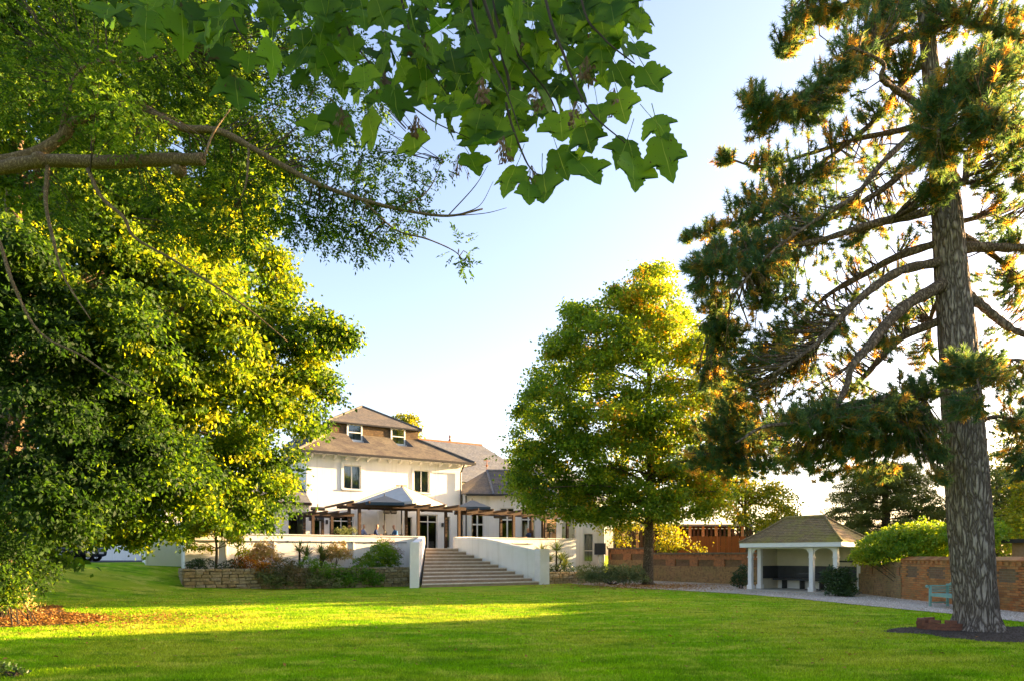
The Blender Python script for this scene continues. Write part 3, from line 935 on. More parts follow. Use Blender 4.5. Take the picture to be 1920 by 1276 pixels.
    # -------- annex seen under the maple, facing the camera
    w = thing('white_annex', 'white annex with paired windows behind the spiky palms under the maple', 'building', (5, 47, .3))
    mb = MB(); wall_open(mb, 3.0, 6.35, .1, 4.6, 47, 47.3, [(4.1, 4.72, 1.15, 3.1), (4.95, 5.6, 1.15, 3.1)])
    mb.box(3.0, 3.3, 47.3, 53, .1, 4.6); mb.box(6.05, 6.35, 47.3, 53, .1, 4.6)
    mb.build('wall', M['render'], w)
    box('inner_wall', M['dark_room'], w, 3.3, 6.05, 50, 50.1, .1, 4.6)
    window(w, 4.41, .62, 1.15, 1.95, 47.03, 1, (1, 1.6), fr=.05, curtain=True)
    window(w, 5.275, .65, 1.15, 1.95, 47.03, 1, (1, 1.6), fr=.05, curtain=True)
    mb = MB(); hip(mb, 2.7, 6.6, 46.7, 53.4, 4.6, (4.4, 5), (49, 51), 5.8); mb.build('roof', M['slate'], w)
    m = thing('utility_cabinet', 'black utility cabinet on a white plinth in front of the annex', 'cabinet', (6.0, 46.3, 0))
    box('cabinet', M['charcoal'], m, 5.62, 6.32, 46.0, 46.6, 1.65, 2.42)
    box('plinth', M['paint'], m, 5.85, 6.1, 46.1, 46.5, 0, 1.65)

    # -------- white outbuilding by the car park
    w = thing('outbuilding', 'white outbuilding behind the parked cars at far left', 'building', (-25, 46, 1.25))
    mb = MB(); hs = [(-30.5, -29.0, 1.26, 3.6), (-27.2, -26.1, 2.2, 3.6), (-25.0, -24.2, 1.26, 3.5), (-23.2, -22.3, 2.0, 3.5)]
    wall_open(mb, -36, -19.5, 1.2, 4.6, 46, 46.3, hs); mb.box(-19.8, -19.5, 46.3, 52, 1.2, 4.6); mb.build('wall', M['render'], w)
    box('inner_wall', M['dark_room'], w, -36, -19.8, 48.5, 48.6, 1.2, 4.6)
    for h in hs:
        window(w, (h[0] + h[1]) / 2, h[1] - h[0], h[2], h[3] - h[2], 46.03, 2, (1,), sill=False)
    mb = MB(); hip(mb, -36.4, -19.1, 45.6, 52.4, 4.6, (-33, -22), (48.9, 49.1), 6.8); mb.build('roof', M['slate'], w)


make_house()

PZ = 2.62     # top of the terrace parapet


def make_terrace():
    t = thing('terrace', 'raised white walled terrace in front of the house', 'terrace', (-6, 4.2, 0), HF)
    mb = MB()
    mb.prism([(-15.3, 4.45), (-3.2, 4.45), (-3.2, 4.2), (-1.3, 4.2), (-1.3, 4.45), (7.3, 4.45), (7.3, 10.29), (-15.3, 10.29)], .2, FL)
    mb.build('floor', M['paving'], t)
    box('parapet_wall', M['render'], t, -15.4, -3.2, 4.2, 4.44, -.1, PZ)
    box('coping', M['paint'], t, -15.45, -3.2, 4.15, 4.49, PZ, PZ + .05)
    box('parapet_wall', M['render'], t, -1.3, 7.3, 4.2, 4.44, -.1, PZ)
    box('coping', M['paint'], t, -1.3, 7.35, 4.15, 4.49, PZ, PZ + .05)
    box('side_wall', M['render'], t, 7.06, 7.3, 4.46, 10.2, -.1, PZ)
    box('side_wall', M['render'], t, -15.4, -15.15, 4.46, 6.3, -.1, PZ)
    box('side_wall', M['render'], t, -16.95, -15.4, 6.06, 6.3, .3, PZ - .02)
    box('side_wall', M['render'], t, -16.95, -16.7, 6.32, 9.3, .3, PZ - .02)
    # conduit with drops fixed to the walls
    for (x0, x1, drops) in ((-15.3, -4.3, (-13.6, -11.35, -7.3)), (1.2, 4.0, (2.6,))):
        mb = MB()
        mb.bar((x0, 4.17, 2.3), (x1, 4.17, 2.3), .045, .05)
        c = mb.build('conduit', M['steel'], t)
        for d in drops:
            MB().bar((d, 4.17, .95), (d, 4.17, 2.27), .06, .045).build('conduit_drop', M['paint'], c)
        n = int((x1 - x0) / 1.1)
        for k in range(n + 1):
            x = x0 + .2 + k * 1.1
            if x < x1:
                box('clip', M['black'], c, x - .03, x + .03, 4.12, 4.198, 2.27, 2.335)

    # the flared staircase
    s = thing('staircase', 'flared sandstone garden steps between white walls', 'staircase', (-2, 0, 0), HF)
    n = 11
    rise, go = FL / n, 4.3 / n
    for k in range(n):
        b = k * go
        f0, f1 = b / 4.2, (b + go) / 4.2
        al, ar = -5.2 + 2.1 * f0, 1.85 - 3.3 * f0
        al2, ar2 = -5.2 + 2.1 * f1, 1.85 - 3.3 * f1
        mb = MB()
        z1 = rise * (k + 1)
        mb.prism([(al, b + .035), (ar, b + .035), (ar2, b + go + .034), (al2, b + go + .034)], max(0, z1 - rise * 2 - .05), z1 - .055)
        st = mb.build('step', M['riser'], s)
        # tread slabs with nosing
        m_ = 3 + (1 if k < 6 else 0)
        for j in range(m_):
            x0 = al + (ar - al) * j / m_ + .004; x1 = al + (ar - al) * (j + 1) / m_ - .004
            y0 = al2 + (ar2 - al2) * j / m_ + .004; y1 = al2 + (ar2 - al2) * (j + 1) / m_ - .004
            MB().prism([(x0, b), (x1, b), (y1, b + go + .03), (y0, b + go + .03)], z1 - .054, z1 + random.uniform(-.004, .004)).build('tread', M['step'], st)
    # side walls
    mb = MB()
    L = [(-5.43, 0), (-3.2, 4.2)]
    w = .36
    mb.prism([(-5.8, .0), (-5.42, 0), (-3.19, 4.19), (-3.55, 4.19)], -.05, [2.18, 2.18, PZ - .005, PZ - .005])
    mb.build('side_wall', M['render'], s)
    MB().prism([(-5.86, -.06), (-5.38, -.06), (-5.2, .30), (-5.68, .30)], -.05, [2.24] * 4).build('pillar', M['paint'], s)
    mb = MB()
    # right wall: level at the parapet, then a long curve down to the pillar
    prev = None
    for k in range(15):
        f = k / 14
        a, b = 1.95 - 3.25 * f, .1 + 4.1 * f
        z = 1.86 + (PZ - .006 - 1.86) * smooth(np.float64(f / .8)) ** .9
        cur = (a, b, float(z))
        if prev:
            mb.prism([(prev[0], prev[1]), (prev[0] + .33, prev[1] + .02), (cur[0] + .33, cur[1] + .02), (cur[0], cur[1])], -.05, [prev[2], prev[2], cur[2], cur[2]])
        prev = cur
    mb.build('side_wall', M['render'], s)
    MB().prism([(1.75, -.08), (2.35, -.08), (2.25, .38), (1.68, .38)], -.05, [1.95] * 4).build('pillar', M['paint'], s)
    return


make_terrace()


def make_planters():
    t = thing('stone_planter', 'low dry stone wall of the flower bed below the terrace', 'wall', (-10.3, 1.9, 0), HF)
    # earth inside
    MB().prism([(-15.5, 2.05), (-5.3, 2.05), (-4.5, 4.19), (-15.5, 4.19)], 0, .96).build('soil', M['soil'], t)
    MB().prism([(-15.5, 1.99), (-4.9, 1.99), (-4.9, 2.04), (-15.5, 2.04)], -.1, .93).build('wall_core', M['mortar'], t)
    vars_ = []
    for k in range(6):
        mb = MB()
        sx, sy, sz = .5, .5, .5
        g = np.random.default_rng(k)
        c = [(x * .5, y * .5, z * .5) for x in (-1, 1) for y in (-1, 1) for z in (-1, 1)]
        # chamfered, slightly irregular block: three rings
        vs = []
        for yy, sc in ((-.5, .80), (-.38, 1.0), (.5, 1.0)):
            for (x, z) in ((-.5, -.5), (.5, -.5), (.5, .5), (-.5, .5)):
                vs.append((x * sc + g.normal(0, .03), yy, z * sc + g.normal(0, .05)))
        fs = [(0, 1, 2, 3)] + [(i * 4 + j, i * 4 + (j + 1) % 4, (i + 1) * 4 + (j + 1) % 4, (i + 1) * 4 + j)[::-1] for i in range(2) for j in range(4)] + [(8, 11, 10, 9)]
        mb.add(vs, fs)
        vars_.append(mb.mesh('stone', M['stone'], uv=False))
    for row_i, (zc, h) in enumerate([(.06, .17), (.22, .14), (.37, .155), (.52, .135), (.665, .15), (.81, .13), (.94, .12)]):
        for seg in ((-15.62, -4.95),):
            x = seg[0] + random.uniform(-.1, .05)
            while x < seg[1]:
                w = random.uniform(.22, .52)
                o = link('stone', random.choice(vars_), t)
                z = zc
                fw = f2w(HF, (x, 1.9, 0))
                o.location = Vector((x + w / 2, 1.9 + random.uniform(-.03, .02), z + random.uniform(-.01, .01))) - ORIG[t.name]
                o.scale = (w * .94, .2, h * .9)
                o.rotation_euler = (0, random.gauss(0, .03), random.gauss(0, .05))
                x += w
        # left return of the bed
        y = 2.15
        while y < 3.9:
            w = random.uniform(.25, .5)
            o = link('stone', random.choice(vars_), t)
            o.location = Vector((-15.6, y + w / 2, zc)) - ORIG[t.name]
            o.scale = (w * .94, .2, h * .9)
            o.rotation_euler = (0, 0, R(-90))
            y += w
    t2 = thing('stone_pier', 'short golden stone wall beside the right end of the steps', 'wall', (2.75, .5, 0), HF)
    MB().box(2.42, 6.6, .62, .75, -.05, .55).build('wall_core', M['mortar'], t2)
    MB().prism([(2.42, .76), (6.6, .76), (6.6, 4.19), (2.42, 4.19)], 0, .5).build('soil', M['soil'], t2)
    for zc, h in [(.06, .15), (.21, .14), (.35, .13), (.48, .13), (.60, .12)]:
        x = 2.42
        while x < 6.5:
            w = random.uniform(.2, .42)
            o = link('stone', random.choice(vars_), t2)
            o.location = Vector((x + w / 2, .55, zc)) - ORIG[t2.name]
            o.scale = (w * .94, .18, h * .9)
            o.rotation_euler = (0, random.gauss(0, .03), random.gauss(0, .04))
            x += w


make_planters()


# ------------------------------------------------------------------ on the terrace
def make_pergola():
    t = thing('pergola', 'dark timber pergola along the left terrace parapet', 'pergola', (-4, 5.5, FL), HF)
    zt = 4.42
    for a in (-6.8, -3.37, -.8):
        for b in (4.72, 6.5):
            box('post', M['timber'], t, a - .075, a + .075, b - .075, b + .075, FL, zt - .2)
    for b in (4.72, 6.5):
        MB().box(-7.5, -.35, b - .06, b + .06, zt - .2, zt).build('beam', M['timber'], t)
    for a in (-7.2, -6.3, -5.4, -4.5, -3.6, -2.7, -1.8, -.9):
        MB().box(a - .04, a + .04, 4.5, 9.9, zt + .003, zt + .12).build('rafter', M['timber'], t)
    t2 = thing('low_pergola', 'lower dark timber pergola at the left end of the terrace', 'pergola', (-8.8, 6, FL), HF)
    zt = 3.85
    for a, b in ((-9.3, 4.72), (-9.3, 6.5), (-8.3, 6.5), (-8.3, 4.72)):
        box('post', M['timber'], t2, a - .07, a + .07, b - .07, b + .07, FL, zt - .17)
    for b in (4.72, 6.5):
        MB().box(-9.6, -7.1, b - .055, b + .055, zt - .17, zt).build('beam', M['timber'], t2)
    for a in (-9.2, -8.6, -8.0, -7.4):
        MB().box(a - .04, a + .04, 4.5, 9.0, zt + .003, zt + .1).build('rafter', M['timber'], t2)
    t3 = thing('long_pergola', 'dark timber pergola right of the steps reaching under the maple', 'pergola', (4, 5.5, FL), HF)
    zt = 4.28
    for a in (2.95, 5.3, 7.0):
        for b in (4.72, 6.3):
            box('post', M['timber'], t3, a - .075, a + .075, b - .075, b + .075, FL, zt - .2)
    for b in (4.72, 6.3):
        MB().box(-.3, 7.4, b - .06, b + .06, zt - .2, zt).build('beam', M['timber'], t3)
    for a in (.4, 1.4, 2.4, 3.4, 4.4, 5.4, 6.4):
        MB().box(a - .04, a + .04, 4.5, 6.6, zt + .003, zt + .11).build('rafter', M['timber'], t3)
    # slatted screen
    s = thing('slatted_screen', 'brown slatted screen between dark posts on the right terrace', 'screen', (5.9, 5.2, FL), HF)
    for a in (5.45, 5.95, 6.45):
        box('post', M['timber'], s, a - .05, a + .05, 5.25, 5.35, FL, 3.9)
    for k in range(11):
        box('slat', M['tan_board'], s, 5.45, 6.45, 5.2, 5.24, 2.55 + k * .125, 2.655 + k * .125)
    # patio heaters
    for k, (a, b, z, lb) in enumerate([(-5.0, 4.85, 4.0, 'black twin infrared heater under the beam by the dark parasol'),
                                       (2.05, 4.9, 3.95, 'black twin infrared heater hanging by the bay wing windows'),
                                       (-9.0, 4.9, 4.05, 'upper black twin infrared heater at the left terrace end'),
                                       (-9.1, 4.85, 3.5, 'lower black twin infrared heater at the left terrace end')]):
        h = thing('patio_heater', lb, 'heater', (a, b, z), HF, 'infrared heaters under the pergolas')
        for sx in (-.2, .2):
            mb = MB(); mb.tube([(a + sx - .16, b, z), (a + sx + .16, b, z)], .1, 10); mb.build('reflector', M['black'], h)
        mb = MB(); mb.tube([(a, b, z), (a, b, z + .25)], .025, 6); mb.build('bracket', M['black'], h)


make_pergola()


def parasol(name, label, x, y, side, ang, z0, z1, mat, group=None, lights=False, pole_r=.03):
    fr = (Vector((x, y, 0)), ang)
    t = thing(name, label, 'parasol', (0, 0, FL), fr, group)
    h = side / 2
    c = [(-h, -h), (h, -h), (h, h), (-h, h)]
    rings = [(1.0, z0 - .16), (1.0, z0), (.55, z0 + (z1 - z0) * .48), (.07, z1)]
    vs = [(p[0] * r_, p[1] * r_, z) for r_, z in rings for p in c]
    fs = [(i * 4 + j, i * 4 + (j + 1) % 4, (i + 1) * 4 + (j + 1) % 4, (i + 1) * 4 + j) for i in range(3) for j in range(4)] + [(12, 13, 14, 15)]
    cn = MB().add(vs, fs).build('canopy', mat, t)
    mb = MB()
    for p in c:
        mb.tube([(p[0] * .97, p[1] * .97, z0 - .02), (p[0] * .5, p[1] * .5, z0 + (z1 - z0) * .5 - .03), (0, 0, z1 - .05)], .015, 5)
    mb.build('ribs', M['steel'], t)
    mb = MB(); mb.tube([(0, 0, FL + .05), (0, 0, z1 + .12)], pole_r, 8); mb.build('pole', M['charcoal'], t)
    mb = MB(); mb.box(-.35, .35, -.35, .35, FL, FL + .06); mb.build('base', M['charcoal'], t)
    if lights:
        s = MB(); b = MB(); n = 24
        for p in c:
            pts = []
            for k in range(n + 1):
                f = k / n
                w = 1 - f * .93
                z = z0 + (z1 - z0) * (f * .48 / .45 if f < .45 else .48 + (f - .45) / .55 * .52) + .05
                q = (p[0] * w, p[1] * w, z)
                pts.append(q)
                o = (q[0], q[1], q[2] - .0)
                b.lathe(o, [(.012, -.03), (.03, 0), (.02, .035)], 6)
            s.tube(pts, .01, 4)
        for k in range(12):
            an = k * math.pi / 6
            b.lathe((.32 * math.cos(an), .32 * math.sin(an), z1 + .1), [(.012, -.03), (.03, 0), (.02, .035)], 6)
        s.tube([(.32 * math.cos(k * math.pi / 8), .32 * math.sin(k * math.pi / 8), z1 + .1) for k in range(17)], .018, 5)
        sc = s.build('light_string', M['twig'], t)
        b.build('bulbs', M['bulb'], sc, kind='stuff')


parasol('large_parasol', 'large pale parasol with strings of bulbs along its ribs', -6.7, 41.4, 4.0, R(-23), 4.68, 5.72, M['white_fabric'], lights=True, pole_r=.04)
parasol('garden_parasol', 'slate blue parasol in front of the large pale one', -7.15, 38.3, 2.1, R(12), 4.5, 4.92, M['grey_fabric'], 'slate blue parasols')
parasol('garden_parasol', 'slate blue parasol in front of the bay wing', -2.45, 42.0, 2.0, R(10), 4.52, 4.98, M['grey_fabric'], 'slate blue parasols')


def person(label, a, b, face, shirt, trousers, hair, lean=0, hair_long=False, group='people sitting on the terrace'):
    """seated figure: one continuous skinned surface; face = heading in the house frame"""
    fr = (f2w(HF, (a, b, 0)), FRAME_R + face)
    t = thing('person', label, 'person', (0, 0, FL), fr, group)
    J = {'pelvis': (0, 0, .50, .13), 'belly': (0, .01 + lean * .3, .66, .125), 'chest': (0, .03 + lean, .86, .135), 'neck0': (0, .04 + lean * 1.3, 1.03, .06),
         'neck': (0, .06 + lean * 1.4, 1.10, .05), 'head0': (0, .09 + lean * 1.5, 1.17, .078), 'head1': (0, .08 + lean * 1.5, 1.27, .088), 'head2': (0, .07 + lean * 1.5, 1.34, .06)}
    E = [('pelvis', 'belly'), ('belly', 'chest'), ('chest', 'neck0'), ('neck0', 'neck'), ('neck', 'head0'), ('head0', 'head1'), ('head1', 'head2')]
    for s, k in ((-1, 'l'), (1, 'r')):
        J.update({'sh' + k: (s * .17, .03 + lean, .98, .065), 'el' + k: (s * .24, .12 + lean, .72, .045), 'wr' + k: (s * .16, .36, .74, .032), 'ha' + k: (s * .13, .44, .75, .034),
                  'hip' + k: (s * .10, .08, .49, .095), 'kn' + k: (s * .13, .48, .50, .065), 'an' + k: (s * .13, .46, .09, .04), 'to' + k: (s * .14, .62, .035, .035)})
        E += [('chest', 'sh' + k), ('sh' + k, 'el' + k), ('el' + k, 'wr' + k), ('wr' + k, 'ha' + k), ('pelvis', 'hip' + k), ('hip' + k, 'kn' + k), ('kn' + k, 'an' + k), ('an' + k, 'to' + k)]
    keys = list(J)
    me = bpy.data.meshes.new('body_skeleton')
    me.from_pydata([J[k][:3] for k in keys], [(keys.index(p), keys.index(q)) for p, q in E], [])
    tmp = bpy.data.objects.new('body_skeleton', me)
    col.objects.link(tmp)
    md = tmp.modifiers.new('skin', 'SKIN')
    for i, k in enumerate(keys):
        me.skin_vertices[0].data[i].radius = (J[k][3], J[k][3] * (.8 if k in ('chest', 'belly', 'pelvis') else 1.0))
        me.skin_vertices[0].data[i].use_root = (k == 'pelvis')
    tmp.modifiers.new('sub', 'SUBSURF').levels = 1
    dg = bpy.context.evaluated_depsgraph_get()
    body = bpy.data.meshes.new_from_object(tmp.evaluated_get(dg))
    bpy.data.objects.remove(tmp)
    body.materials.clear()
    for m in (M['skin'], shirt, trousers):
        body.materials.append(m)
    for p in body.polygons:
        c = p.center
        p.use_smooth = True
        hand = c.y > .33 and .66 < c.z < .84 and abs(c.x) < .26
        p.material_index = 0 if (c.z > 1.05 or hand) else (1 if c.z > .56 and (c.y < .3 or c.z > .62) else 2)
    o = link('body', body, t)
    # hair cap
    hx, hy, hz = J['head1'][:3]
    mb = MB()
    prof = [(.085, -.03), (.098, .02), (.092, .07), (.06, .11), (.01, .125)]
    mb.lathe((hx, hy - .02, hz), prof, 10)
    if hair_long:
        mb.lathe((hx, hy - .07, hz - .22), [(.02, 0), (.06, .06), (.085, .2), (.06, .25)], 10)
    mb.build('hair', hair, o, smooth=True)
    # face: eyes, nose, mouth and ears in low relief
    f = MB()
    for s in (-1, 1):
        f.lathe((hx + s * .033, hy + .078, hz - .012), [(.006, -.008), (.011, 0), (.006, .008)], 6)
    f.build('eyes', M['black'], o)
    f = MB(); f.prism([(hx - .014, hy + .08), (hx + .014, hy + .08), (hx, hy + .108)], hz - .05, hz - .005); f.box(hx - .025, hx + .025, hy + .068, hy + .082, hz - .085, hz - .075)
    for s in (-1, 1):
        f.lathe((hx + s * .092, hy - .005, hz - .04), [(.006, 0), (.016, .025), (.008, .05)], 6)
    f.build('face', M['skin'], o)
    return t


def chair(label, a, b, face):
    fr = (f2w(HF, (a, b, 0)), FRAME_R + face)
    t = thing('terrace_chair', label, 'chair', (0, 0, FL), fr, 'chairs round the terrace tables')
    ORIG[t.name] = Vector((0, 0, 0)); t.location.z = FL
    box('seat', M['charcoal'], t, -.22, .22, -.2, .24, .36, .40)
    MB().prism([(-.22, -.26), (.22, -.26), (.22, -.22), (-.22, -.22)], .40, .8).build('backrest', M['charcoal'], t)
    for x in (-.2, .2):
        for y in (-.2, .2):
            MB().tube([(x, y, 0), (x, y, .36)], .018, 6).build('leg', M['steel'], t)


def table(label, a, b):
    t = thing('terrace_table', label, 'table', (a, b, FL), HF, 'terrace tables')
    MB().lathe((a, b, FL + .70), [(.45, 0), (.46, .015), (.45, .035)], 20).build('table_top', M['wood'], t)
    MB().tube([(a, b, FL + .03), (a, b, FL + .70)], .035, 8).build('stem', M['charcoal'], t)
    MB().lathe((a, b, FL), [(.28, 0), (.28, .02), (.05, .04)], 16).build('base', M['charcoal'], t)


blue = flat('navy_cloth', (.03, .06, .16), (.025, .05, .13), 8, .9)
pale_blue = flat('pale_blue_cloth', (.30, .36, .55), (.25, .3, .48), 8, .9)
bright_blue = flat('bright_blue_cloth', (.05, .19, .42), (.04, .16, .36), 8, .9)
olive = flat('olive_grey_cloth', (.26, .25, .19), (.21, .2, .15), 8, .9)
white_c = flat('white_cloth', (.7, .68, .64), (.64, .62, .58), 8, .9)
jean = flat('dark_trousers', (.03, .035, .06), (.025, .03, .05), 8, .9)
hw = flat('white_hair', (.62, .58, .52), (.55, .5, .45), 20, .8)
hb = flat('brown_hair', (.06, .03, .018), (.04, .02, .012), 20, .7)
hg = flat('grey_hair', (.32, .27, .22), (.26, .22, .18), 20, .8)


def pa(px, b):
    """house-frame position along the front for a photo column at depth b"""
    u = (px - 960) / 1280
    o = f2w(HF, (0, b, 0))
    return (u * o.y - o.x) / (math.cos(FRAME_R) - u * math.sin(FRAME_R))


PEOPLE = [('white haired person in pale blue seated nearest the pergola post', 679, 5.7, R(-80), pale_blue, hw, .02, False),
          ('bald person in a navy top seated second from the pergola post', 702, 5.55, R(-115), blue, hg, .05, False),
          ('person in an olive grey top leaning in, seated third from the post', 724, 5.9, R(70), olive, hb, .03, False),
          ('dark haired person in bright blue seated nearest the steps', 745, 5.75, R(100), bright_blue, hb, .10, True),
          ('person in dark clothes seated on the right terrace by the slatted screen', 993, 5.5, R(95), blue, hb, .03, False)]
for i, (lb, px, b, fc, sh, hr, ln, lg) in enumerate(PEOPLE):
    a = pa(px, b)
    person(lb, a, b, fc, sh, jean, hr, ln, lg)
    chair(['terrace chair under the white haired person', 'terrace chair under the bald person in navy', 'terrace chair under the person in olive grey',
           'terrace chair under the person in bright blue', 'terrace chair under the person on the right terrace'][i], a, b, fc)
table('round terrace table in front of the two people nearest the post', pa(690, 5.1), 5.15)
table('round terrace table between the two people nearest the steps', pa(735, 5.2), 5.2)
table('round terrace table on the right terrace', pa(975, 5.2), 5.2)


# ================================================================== GARDEN PAVILION
PF = (Vector((10.7, 30.6, 0)), math.atan2(-.78, .62))


def make_pavilion():
    t = thing('garden_pavilion', 'open white garden pavilion with mossy hipped shingle roof', 'pavilion', (1.9, 1.1, 0), PF)
    W, D = 3.95, 2.2
    box('floor', M['paving'], t, -.15, W + .15, -.12, D, .0, .09)
    zt = 1.93
    for (x, y) in ((0, 0), (2.84, 0), (W - .1, 0), (0, .75), (W - .1, D - .15)):
        mb = MB()
        mb.box(x - .085, x + .085, y - .085, y + .085, .09, zt)
        mb.box(x - .12, x + .12, y - .12, y + .12, .09, .28)
        mb.box(x - .11, x + .11, y - .11, y + .11, 1.50, 1.55)
        mb.build('post', M['paint'], t)
    # arched spandrels
    for (x0, x1, flatness) in ((.086, 2.754, .38), (2.926, W - .186, .5)):
        mb = MB()
        n = 20
        r_ = min(.36, (x1 - x0) / 2)
        up, lo = [], []
        for k in range(n + 1):
            x = x0 + (x1 - x0) * k / n
            d = min(x - x0, x1 - x)
            z = zt - .30 + (.26 * math.sqrt(max(0, 1 - (1 - min(d / r_, 1)) ** 2)))
            up.append((x, zt)); lo.append((x, z))
        vs = [(p[0], y, p[1]) for y in (-.03, .03) for row in (up, lo) for p in row]
        m = n + 1
        fs = []
        for k in range(n):
            fs += [(k, k + 1, m + k + 1, m + k)[::-1], (2 * m + k, 2 * m + k + 1, 3 * m + k + 1, 3 * m + k), (m + k, m + k + 1, 3 * m + k + 1, 3 * m + k)[::-1]]
        mb.add(vs, fs).build('arch_board', M['paint'], t)
    box('back_wall', M['cream'], t, 0, W, D, D + .15, 0, zt)
    box('side_wall', M['cream'], t, -.10, .0, .82, D, 0, zt)
    # charcoal boarding, seat and supports
    b = box('dado', M['charcoal'], t, .02, W - .05, D - .09, D - .003, .55, 1.12)
    box('dado', M['charcoal'], t, .003, .08, .85, D - .1, .55, 1.12)
    s = box('bench_seat', M['charcoal'], t, .1, W - .3, D - .55, D - .095, .47, .545)
    for x in (.55, 1.4, 2.3, 3.1):
        mb = MB(); mb.prism([(x - .03, D - .5), (x + .03, D - .5), (x + .03, D - .15), (x - .03, D - .15)], .09, .465)
        mb.build('bench_support', M['black'], s)
    box('bench_riser', M['paint'], t, .1, W - .3, D - .09, D - .02, .09, .46)
    # dark picture frame on the back wall
    mb = MB(); mb.box(2.75, 2.82, D - .04, D - .003, 1.30, 1.86); mb.box(2.82, W - .1, D - .04, D - .003, 1.30, 1.37)
    mb.build('noticeboard_frame', M['black'], t)
    # roof in lapped courses
    e = .36
    x0, x1, y0, y1 = -e, W + e - .05, -e, D + e
    zr0, zr1 = 2.14, 3.25
    rx0, rx1, ry = 1.08, 2.82, D / 2
    n = 15
    mb = MB()
    def lvl(f):
        z = zr0 + (zr1 - zr0) * (f * .82 + f * f * .18)
        return [(x0 + (rx0 - x0) * f, y0 + (ry - y0) * f, z), (x1 + (rx1 - x1) * f, y0 + (ry - y0) * f, z), (x1 + (rx1 - x1) * f, y1 + (ry - y1) * f, z), (x0 + (rx0 - x0) * f, y1 + (ry - y1) * f, z)]
    for k in range(n):
        A, B = lvl(k / n), lvl((k + 1) / n)
        A = [(p[0], p[1], p[2] + .028) for p in A]; C = [(p[0], p[1], p[2] - .028) for p in A]
        for j in range(4):
            i2 = (j + 1) % 4
            mb.add([A[j], A[i2], B[i2], B[j]], [(0, 1, 2, 3)])
            mb.add([C[j], C[i2], A[i2], A[j]], [(0, 1, 2, 3)])
    rf = mb.build('roof', M['moss_tile'], t)
    mb = MB(); mb.tube([(rx0, ry, zr1 + .03), (rx1, ry, zr1 + .03)], .06, 8)
    for p, q in (((x0, y0), (rx0, ry)), ((x1, y0), (rx1, ry)), ((x1, y1), (rx1, ry))):
        mb.tube([(p[0], p[1], zr0 + .04), (p[0] * .5 + q[0] * .5, p[1] * .5 + q[1] * .5, zr0 + (zr1 - zr0) * .455 + .035), (q[0], q[1], zr1 + .03)], .045, 6)
    mb.build('ridge_tiles', M['moss_tile'], rf)
    mb = MB()
    mb.box(x0 + .02, x1 - .02, y0 + .02, y0 + .06, 1.95, 2.15); mb.box(x0 + .02, x1 - .02, y1 - .06, y1 - .02, 1.95, 2.15)
    mb.box(x0 + .02, x0 + .06, y0 + .06, y1 - .06, 1.95, 2.15); mb.box(x1 - .06, x1 - .02, y0 + .06, y1 - .06, 1.95, 2.15)
    mb.build('fascia', M['paint'], t)
    box('ceiling', M['paint'], t, x0 + .07, x1 - .07, y0 + .07, y1 - .07, 1.945, 1.965)
    # pedestal table in the corner and a white chair seen through the side
    p = thing('pedestal_table', 'dark pedestal table standing inside the garden pavilion', 'table', (2.35, .9, .09), PF)
    MB().box(1.85, 2.75, .65, 1.15, .79, .83).build('table_top', M['charcoal'], p)
    MB().tube([(2.35, .9, .12), (2.35, .9, .79)], .03, 8).build('stem', M['black'], p)
    for d in ((.35, .1), (-.35, .1), (.05, -.3), (-.05, .3)):
        MB().bar((2.35, .9, .18), (2.35 + d[0], .9 + d[1], .11), .04, .04).build('foot', M['black'], p)
    c = thing('white_chair', 'white slat back chair inside the pavilion behind the middle post', 'chair', (3.35, 1.35, .09), PF)
    box('seat', M['paint'], c, 3.1, 3.6, 1.2, 1.6, .5, .54)
    mb = MB()
    for z in (.60, .88):
        mb.box(3.1, 3.6, 1.14, 1.18, z, z + .07)
    for x in (3.1, 3.32, 3.54):
        mb.box(x, x + .06, 1.14, 1.18, .67, .88)
    mb.build('backrest', M['paint'], c)
    for x in (3.12, 3.55):
        for y in (1.17, 1.55):
            box('leg', M['paint'], c, x - .02, x + .02, y - .02, y + .02, .09, .5)


make_pavilion()


